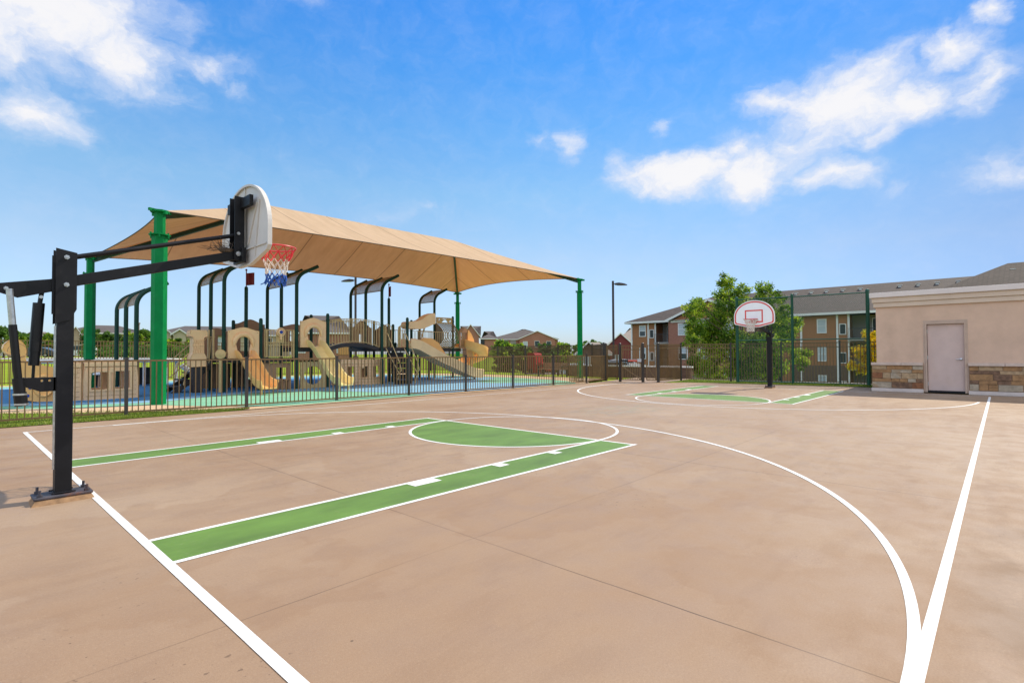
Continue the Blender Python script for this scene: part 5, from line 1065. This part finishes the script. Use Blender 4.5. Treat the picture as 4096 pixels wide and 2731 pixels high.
# ------------------------------------------------------------------ more distant houses: x runs right, y runs away, built on the sight line of the photo
def house(name, label, px0, px1, D, zb, zev, zrd, depth, wall, roof, rows=(), cat='apartment block', turn=0.0, hipin=None, gables=(), trim=TRIMW, gmat=None, chim=(), winw=1.0, winh=1.4, extra=None):
    pc = at((px0 + px1) / 2, 1411, D); wd = (at(px1, 1411, D) - at(px0, 1411, D)).length
    a = math.atan2(pc.y - CAMP.y, pc.x - CAMP.x) - math.pi / 2 + turn
    t = thing(name, (pc.x, pc.y, zb), label, cat, 'distant apartment blocks' if cat == 'apartment block' else 'distant houses', a)
    h = zev - zb; hw = wd / 2; ov = 0.5
    MB().box(-hw, hw, 0, depth, 0, h).build('wall', wall, t, local=True)
    ins = hipin if hipin is not None else depth / 2
    zr = zrd - zb; ym = depth / 2
    v = [(-hw - ov, -ov, h), (hw + ov, -ov, h), (hw + ov, depth + ov, h), (-hw - ov, depth + ov, h), (-hw - ov + ins, ym, zr), (hw + ov - ins, ym, zr)]
    ro = MB().add(v, [(0, 1, 5, 4), (2, 3, 4, 5), (1, 2, 5), (3, 0, 4), (3, 2, 1, 0)]).build('roof', roof, t, local=True)
    MB().box(-hw - ov - 0.02, hw + ov + 0.02, -ov - 0.05, -ov + 0.05, h - 0.28, h - 0.005).build('fascia', trim, ro, local=True)
    for gx0, gx1, gz, pr in gables:
        gm = (gx0 + gx1) / 2
        gw = MB().plate([(gx0, 0), (gx1, 0), (gx1, h), (gm, gz - zb), (gx0, h)], [], pr + 0.5, lambda u, v_, w_: (u, -pr + w_, v_)).build('gable_wall', gmat or wall, t, local=True)
        g_ = MB(); sl = 0.5
        for s_x in (gx0 - sl, gx1 + sl):
            zz = h - (gz - zb - h) * sl / (gm - gx0)
            g_.add([(s_x, -pr - 0.4, zz), (gm, -pr - 0.4, gz - zb + 0.02), (gm, ym, gz - zb + 0.02), (s_x, ym, zz), (s_x, -pr - 0.4, zz + 0.25), (gm, -pr - 0.4, gz - zb + 0.27), (gm, ym, gz - zb + 0.27), (s_x, ym, zz + 0.25)], [(4, 5, 6, 7), (0, 3, 2, 1), (0, 4, 7, 3)], 0)
            g_.add([(s_x, -pr - 0.41, zz), (gm, -pr - 0.41, gz - zb + 0.02), (gm, -pr - 0.41, gz - zb + 0.28), (s_x, -pr - 0.41, zz + 0.26)], [(0, 1, 2, 3)], 1)
        g_.build('gable_roof', [roof, trim], t, local=True)
    for x, z, y, kind in rows:
        f = MB().plate([(x - winw / 2 - 0.1, z - zb - 0.1), (x + winw / 2 + 0.1, z - zb - 0.1), (x + winw / 2 + 0.1, z - zb + winh + 0.1), (x - winw / 2 - 0.1, z - zb + winh + 0.1)], [[(x - winw / 2, z - zb), (x + winw / 2, z - zb), (x + winw / 2, z - zb + winh), (x - winw / 2, z - zb + winh)]], 0.07, lambda u, v_, w_: (u, y - 0.075 + w_, v_)).build('window', trim, t, local=True)
        MB().box(x - winw / 2, x + winw / 2, y - 0.03, y - 0.004, z - zb, z - zb + winh).build('pane', kind, f, local=True)
    for x, y, z0, z1 in chim:
        MB().box(x - 0.6, x + 0.6, y - 0.6, y + 0.6, z0 - zb, z1 - zb).box(x - 0.75, x + 0.75, y - 0.75, y + 0.75, z1 - zb + .002, z1 - zb + 0.4).build('chimney', BRICKT, t, local=True)
    if extra: extra(t, hw, h)
    return t
def grid(xs, zs, y, ks=(BLIND, GLASS)): return [(x, z, y, ks[(i + j) % len(ks)]) for i, x in enumerate(xs) for j, z in enumerate(zs)]
# brick blocks straight ahead (far)
def dark_slots(xs, wd_, mt):
    def f(t, hw, h):
        for x in xs: MB().box(x - wd_ / 2, x + wd_ / 2, -0.12, -0.01, 0.5, h - 0.1).build('stairwell', mt, t, local=True)
    return f
house('brick_apartments', 'distant red brick apartments with two front gables and wide grey hip roof', 1958, 2232, 200, -2.5, 6.6, 11.0, 30, BRICK, SHGL2,
      grid([0.6, 9.4], [3.4, 0.5], -1.5) + [(5.0, 3.6, -1.5, GLASS)], gables=((-1.6, 11.8, 9.4, 1.5),), hipin=14, extra=dark_slots([-4.0, -7.0], 2.2, RECESS), winw=1.6, winh=2.2)
house('brick_apartments', 'red brick gable end block just right of the spiral slide top', 1850, 1916, 150, -2.0, 6.4, 9.6, 22, BRICK, SHGL2, [(-0.4, 1.5, -1.0, GLASS)], gables=((-2.3, 2.3, 9.3, 1.0),), hipin=6)
house('brick_apartments', 'small brick block with dark stair slot between two far brick buildings', 1925, 1985, 190, -2.0, 6.6, 9.6, 20, BRICK, SHGL2, [], hipin=5, extra=dark_slots([-2.2], 1.4, SCREEN))
house('brick_apartments', 'red brick block with orange boarded bay behind the play bridge', 1180, 1395, 100, 0.2, 5.4, 9.4, 24, BRICK, SHGL2, grid([-3.5, 0.0, 3.2], [1.6], 0.0), hipin=9,
      extra=lambda t, hw, h: MB().box(hw - 2.1, hw - 0.2, -0.15, -0.02, 1.0, 3.2).build('boarded_bay', pm('orange boards', (0.50, 0.24, 0.08), 0.7), t, local=True))
house('barn_house', 'dark red gabled house with tan roof left of the brown apartments', 2410, 2580, 110, -2.2, 1.9, 5.4, 16, BARN, SHGT, [(-1.5, -0.6, -0.8, BLIND)], 'house', gables=((-4.2, 3.0, 5.2, 0.8),), hipin=4, gmat=BARN)
house('brick_house', 'small brown brick house with steep gable behind the tall fence posts', 2310, 2440, 75, -1.5, 1.2, 2.9, 8, BRICKD, SHGT, [(-1.0, -0.7, -0.6, BLIND), (1.4, -0.7, 0, BLIND)], 'house', gables=((-2.3, 0.9, 2.75, 0.6),), hipin=2)
house('tan_house', 'pale tan roofed building peeking above the barn red house', 2490, 2560, 130, -2, 5.2, 7.6, 10, CREAM, SHGT, [], 'house', hipin=3)
# blocks behind the playground lawn (left)
house('tan_apartments', 'long grey roofed apartment block with cream gable behind the play structure', 660, 1140, 105, 0.9, 5.3, 7.35, 22, CREAM, SHGL2, grid([-10.5, -7.8, -5.3], [3.2, 1.4], 0.0) + grid([-1, 2, 5, 8], [3.2], 0.0), hipin=5, gables=((-8.6, -6.6, 6.0, 1.0), (-10.4, -9.0, 5.9, 0.6)), gmat=CREAM)
house('tan_apartments', 'tan brick apartment block with grey hip roof and chimneys left of the near green post', 285, 556, 150, 1.0, 7.6, 10.2, 22, BRICKT, SHGL2, grid([-8.5, -7, -4.5, -1.5, 2, 5, 8], [5.4, 2.6], 0.0), hipin=7, gables=((-7.4, -5.6, 9.0, 0.6), (-5.2, -3.2, 9.2, 0.8)), gmat=BRICKT, chim=((7.5, 4, 8, 10.5), (-3.0, 4, 8, 10.3)))
house('tan_apartments', 'cream apartment block with hip roof at the far left, behind the black lift cylinder', 88, 214, 160, 1.0, 6.4, 8.7, 16, CREAM, SHGT, grid([-2.5, 0.5, 3.2], [4.0, 1.8], 0.0), hipin=7)
house('tan_apartments', 'low grey roofed block partly hidden by trees right of the near green post', 600, 690, 170, 1.0, 5.4, 7.8, 14, RECESS, SHGL2, [(1, 3.2, 0.0, GLASS)], hipin=4)

# ------------------------------------------------------------------ trees
def leaf_crown(centers, n, size, rng, sq=0.8):
    mb = MB(); tot = sum(c[3] ** 2 for c in centers)
    for cx, cy, cz, r in centers:
        k = int(n * r * r / tot)
        # several sub-clumps within each clump leave gaps and uneven light
        subs = []
        for _ in range(max(3, int(k / 45))):
            d = Vector((rng.gauss(0, 1), rng.gauss(0, 1), rng.gauss(0, 1))).normalized() * r * rng.uniform(0.45, 1.05); subs.append((d, rng.choice((0, 1, 1, 2, 2, 3))))
        for i in range(k):
            d, sh = rng.choice(subs); p = Vector((cx, cy, cz)) + Vector((d.x, d.y, d.z * sq)) + Vector((rng.gauss(0, 1), rng.gauss(0, 1), rng.gauss(0, 0.8))) * r * 0.20
            nrm = Vector((rng.gauss(0, 1), rng.gauss(0, 1), rng.gauss(0.5, 1))).normalized(); a = nrm.orthogonal().normalized(); b = nrm.cross(a)
            an = rng.uniform(0, 6.28); a, b = a * math.cos(an) + b * math.sin(an), b * math.cos(an) - a * math.sin(an)
            s = size * rng.uniform(0.6, 1.4); a *= s; b *= s * 0.42
            mi = min(3, max(0, sh + rng.choice((-1, 0, 0, 0, 1))))
            mb.add([p - a, p - b, p + a, p + b], [(0, 1, 2, 3)], mi)
    return mb
def tree(name, label, base, h, crown, n, size, leaves, seed, trunk_r=0.16, group=None, cat='tree', crown_lo=0.35, nclump=16, sq=0.8, stems=1):
    rng = random.Random(seed); x, y, z = base; t = thing(name, base, label, cat, group)
    rx, rz = crown; cz = z + h * (crown_lo + 1) / 2; hz = h * (1 - crown_lo) / 2
    cs = []
    for i in range(nclump):
        a = i * 2.399 + rng.uniform(-.4, .4); f = (i + 0.5) / nclump; q = (f - 0.5) * 2
        rad = rx * math.sqrt(max(0.08, 1 - abs(q) ** 2.2)) * rng.uniform(0.45, 0.85)
        cs.append((x + rad * math.cos(a), y + rad * math.sin(a), cz + q * hz * 0.82 + rng.uniform(-.1, .1) * hz, rng.uniform(0.26, 0.46) * min(rx, hz)))
    tb = MB(); top = (x + rng.uniform(-.1, .1) * h * .2, y + rng.uniform(-.1, .1) * h * .2, z + h * 0.72)
    tb.tube([(x, y, z - 0.1), (x + 0.02 * h, y, z + h * crown_lo * 0.7), top], [trunk_r, trunk_r * 0.8, trunk_r * 0.25], 8)
    for c in cs:
        s0 = z + h * rng.uniform(crown_lo * 0.55, 0.55); mid = ((x + c[0]) / 2, (y + c[1]) / 2, (s0 + c[2]) / 2 + 0.04 * h)
        tb.tube([(x, y, s0), mid, c[:3]], [trunk_r * 0.42, trunk_r * 0.25, trunk_r * 0.08], 5)
    tb.build('trunk', BARK, t, smooth=True)
    leaf_crown(cs, n, size, rng, sq).build('crown', leaves, t)
    return t
# the big tree behind the far hoop: hand placed clumps following its outline
big = thing('tree', (38.5, 7.3, -3.3), 'big green leafy tree with uneven crown behind the far hoop and chain link', 'tree')
rng = random.Random(21); cl_ = []
tips = [((2905, 1130), 0.75), ((2890, 1200), 1.0), ((2870, 1280), 1.15), ((2970, 1170), 0.75), ((2960, 1250), 1.1), ((3060, 1165), 0.8), ((3040, 1240), 1.05), ((3100, 1200), 0.75), ((3110, 1290), 1.0), ((2800, 1215), 0.65), ((2775, 1240), 0.8), ((2780, 1310), 0.9), ((2830, 1340), 1.1),
        ((2770, 1370), 0.75), ((2850, 1420), 1.1), ((2920, 1370), 1.3), ((2990, 1400), 1.3), ((3060, 1380), 1.2), ((3130, 1370), 0.9), ((3175, 1290), 0.65), ((3190, 1290), 0.5), ((3150, 1330), 0.8), ((3100, 1460), 1.0), ((3020, 1470), 1.1), ((2940, 1470), 1.0), ((2820, 1480), 0.9), ((3190, 1420), 0.8), ((3225, 1415), 0.5), ((3200, 1450), 0.6), ((3080, 1500), 0.7), ((2780, 1450), 0.7), ((2870, 1500), 0.7), ((3140, 1240), 0.6)]
for (px, py), r in tips:
    p = at(px, py, 38 + rng.uniform(-1.8, 1.8)); cl_.append((p.x, p.y, p.z, r * 0.84))
tb = MB(); tb.tube([(38.5, 7.3, -3.4), (38.55, 7.3, -1.5), (38.4, 7.5, 1.0), (38.3, 7.6, 4.2)], [0.2, 0.17, 0.11, 0.04], 8)
for c in cl_:
    s0 = rng.uniform(-1.8, 1.8); tb.tube([(38.48, 7.35, s0), ((38.45 + c[0]) / 2, (7.35 + c[1]) / 2, (s0 + c[2]) / 2 + 0.2), c[:3]], [0.07, 0.045, 0.015], 5)
tb.build('trunk', BARK, big, smooth=True)
leaf_crown(cl_, 54000, 0.085, rng, 0.95).build('crown', LF_TREE, big)
yt = thing('flowering_tree', (30.2, -2.6, -3.3), 'small tree covered in bright yellow leaves beside the utility building', 'tree')
ycl = []
for (px, py), r in [((3480, 1340), 0.34), ((3500, 1370), 0.34), ((3470, 1395), 0.22), ((3430, 1405), 0.3), ((3450, 1430), 0.34), ((3480, 1440), 0.34), ((3420, 1460), 0.26), ((3405, 1470), 0.2), ((3460, 1475), 0.3), ((3500, 1420), 0.36), ((3510, 1460), 0.34), ((3540, 1380), 0.4), ((3550, 1440), 0.4)]:
    p = at(px, py, 26.5 + rng.uniform(-.3, .6)); ycl.append((p.x, p.y, p.z, r))
tb = MB(); tb.tube([(30.2, -2.9, -3.3), (30.2, -2.8, -1.2), (30.2, -2.7, 0.9)], [0.10, 0.07, 0.03], 7)
for c in ycl: tb.tube([(30.2, -2.75, rng.uniform(-1, 0.6)), ((30.2 + c[0]) / 2, (-2.75 + c[1]) / 2, c[2] - 0.3), c[:3]], [0.03, 0.018, 0.008], 5)
tb.build('trunk', BARK, yt); leaf_crown(ycl, 11000, 0.055, rng, 0.9).build('crown', LF_YEL, yt)
def bg(px, D, pytop, rpx, label, leaves=LF_OAK, n=5200, seed=1, zb=None, lo=0.2, name='tree', size=None, cat='tree'):
    q = at(px, pytop, D); z0 = zb if zb is not None else max(ground_z(q.x, q.y), -1.2); rx = rpx * D / FPX
    tree(name, label, (q.x, q.y, z0), q.z - z0, (rx, 0), n, size or D * 0.0032, leaves, seed, 0.12 + 0.02 * rx, 'bushes beyond the fences' if cat == 'bush' else 'trees beyond the fences', cat, lo, 15, 0.9)
bg(395, 80, 1318, 55, 'round dark green tree just right of the left rear green post', seed=31, lo=0.12)
bg(480, 84, 1333, 62, 'wide mid green tree directly behind the green arch posts', seed=32, lo=0.1)
bg(520, 88, 1325, 40, 'light green tree peeking out at the right of the green arch posts', seed=33, lo=0.1, leaves=LF_TREE)
bg(575, 95, 1312, 32, 'tall dark tree left of the near green post', seed=34, lo=0.2)
bg(575, 78, 1335, 58, 'bushy bright green tree in front of the tall dark tree by the near green post', seed=35, lo=0.1, leaves=LF_TREE)
bg(690, 72, 1355, 48, 'light green tree right of the near green post before the cream gable', seed=36, lo=0.1, leaves=LF_TREE)
bg(765, 80, 1362, 34, 'small green tree in front of the cream gabled block', seed=37, lo=0.1, leaves=LF_TREE)
bg(15, 70, 1312, 50, 'green tree at the far left edge above the lawn', seed=38, lo=0.2, leaves=LF_OAK)
bg(62, 90, 1326, 34, 'dark tree left of the creature head', seed=39, lo=0.3); bg(90, 100, 1332, 26, 'small dark tree right behind the creature head', seed=40, lo=0.3)
bg(62, 66, 1345, 34, 'low bright bush in front of the dark trees at the far left', seed=41, lo=0.05, leaves=LF_TREE, name='bush', cat='bush')
bg(196, 100, 1328, 26, 'light green tree between the lift cylinder and the black pole', seed=42, lo=0.15, leaves=LF_TREE)
bg(2015, 62, 1372, 55, 'broad light green bush left of the red play truck', seed=43, lo=0.08, leaves=LF_TREE, name='bush', cat='bush')
bg(2090, 66, 1378, 50, 'round bush directly behind the red play truck', seed=44, lo=0.08, leaves=LF_TREE, name='bush', cat='bush')
bg(2180, 60, 1378, 48, 'dark round bush right of the red play truck', seed=45, lo=0.05, name='bush', cat='bush')
bg(2250, 75, 1363, 40, 'mid green tree left of the right front green post', seed=46, lo=0.1, leaves=LF_TREE)
bg(2330, 90, 1365, 42, 'light green tree right of the right front green post', seed=47, lo=0.1, leaves=LF_TREE)
bg(2376, 110, 1360, 34, 'small dark green tree above the brown brick house', seed=48, lo=0.2)
bg(2250, 55, 1402, 55, 'low wide bush near the bench behind the tall fence', seed=49, lo=0.02, leaves=LF_TREE, name='bush', cat='bush')
# a dense hedge line behind the lawn reads as one mass
rng = random.Random(77); hc = []
for k in range(70):
    px = 330 + 500 * rng.random(); q = at(px, 1405, 70 + rng.uniform(-1.5, 3)); hc.append((q.x, q.y, ground_z(q.x, q.y) + rng.uniform(0.3, 1.1), rng.uniform(0.7, 1.2)))
tag(leaf_crown(hc, 9000, 0.16, rng).build('hedge', LF_OAK), 'dark green hedge line along the far edge of the lawn', 'hedge', None, 'stuff')

# ------------------------------------------------------------------ parked cars
def car(loc, rz, col, label, van=False):
    t = thing('parked_car', loc, label, 'car', 'cars parked beyond the fences', rz)
    H = 1.75 if van else 1.45
    body = [(-2.2, 0.3), (-2.25, 0.75), (-2.1, 0.95), (-1.6, 1.0), (-1.05, H - 0.08), (-0.4, H), (0.7, H), (1.35, H - 0.1) if van else (1.1, H - 0.1), (1.9, 1.02), (2.2, 0.9), (2.25, 0.35)]
    MB().plate(body, [], 1.7, lambda u, v, w_: (u, -0.85 + w_, v)).build('body', pm('car paint %s' % col[0], col[1], 0.25, var=0.02), t, bevel=0.06, local=True)
    for sy in (-0.862, 0.852): MB().plate([(-1.35, 1.0), (-0.95, H - 0.14), (0.95, H - 0.14), (1.45, 1.0)], [], 0.01, lambda u, v, w_: (u, sy + w_, v)).build('window', GLASS, t, local=True)
    MB().plate([(-0.7, 0), (0.7, 0), (0.6, 0.42), (-0.6, 0.42)], [], 0.012, lambda u, v, w_: (-1.62 + v * 1.3 - w_, u, 1.03 + v * 0.85)).build('windscreen', GLASS, t, local=True)
    for x in (-1.4, 1.35):
        for sy in (-1, 1): MB().lathe((x, sy * 0.78, 0.32), [(0.32, -0.1), (0.32, 0.1)], 14, axis=(0, 1, 0)).lathe((x, sy * 0.885, 0.32), [(0.17, -0.004), (0.17, 0.004)], 10, 1, axis=(0, 1, 0)).build('wheel', [BLACK2, STEEL], t, local=True)
    return t
for px, py, D, rz, col, lb, van in [(2455, 1452, 46, 2.2, ('silver blue', (0.30, 0.36, 0.44)), 'silver blue car beyond the brick wall, left of the push bar', True), (2535, 1460, 47, 2.2, ('pearl', (0.62, 0.58, 0.5)), 'pale beige car beyond the brick wall under the push bar', False), (2488, 1455, 52, 2.2, ('white', (0.7, 0.7, 0.7)), 'white car between the silver blue and beige cars', True),
                                (2295, 1460, 50, 0.9, ('white', (0.7, 0.7, 0.7)), 'white car behind the open low gate leaf', False),
                                (152, 1413, 76, -0.6, ('slate', (0.06, 0.07, 0.09)), 'dark slate car in the far left parking strip', False), (320, 1413, 76, -0.6, ('white', (0.7, 0.7, 0.7)), 'white van in the far parking strip right of the black pole', True), (300, 1413, 77, -0.6, ('slate', (0.06, 0.07, 0.09)), 'dark car parked left of the white van', False), (12, 1413, 75, -0.6, ('silver', (0.45, 0.45, 0.46)), 'silver car at the far left edge of the parking strip', False)]:
    q = at(px, py, D); zc = max(ground_z(q.x, q.y) + 0.05, -1.1 if px > 2000 else 0.5); car((q.x, q.y, zc), rz, col, lb, van)
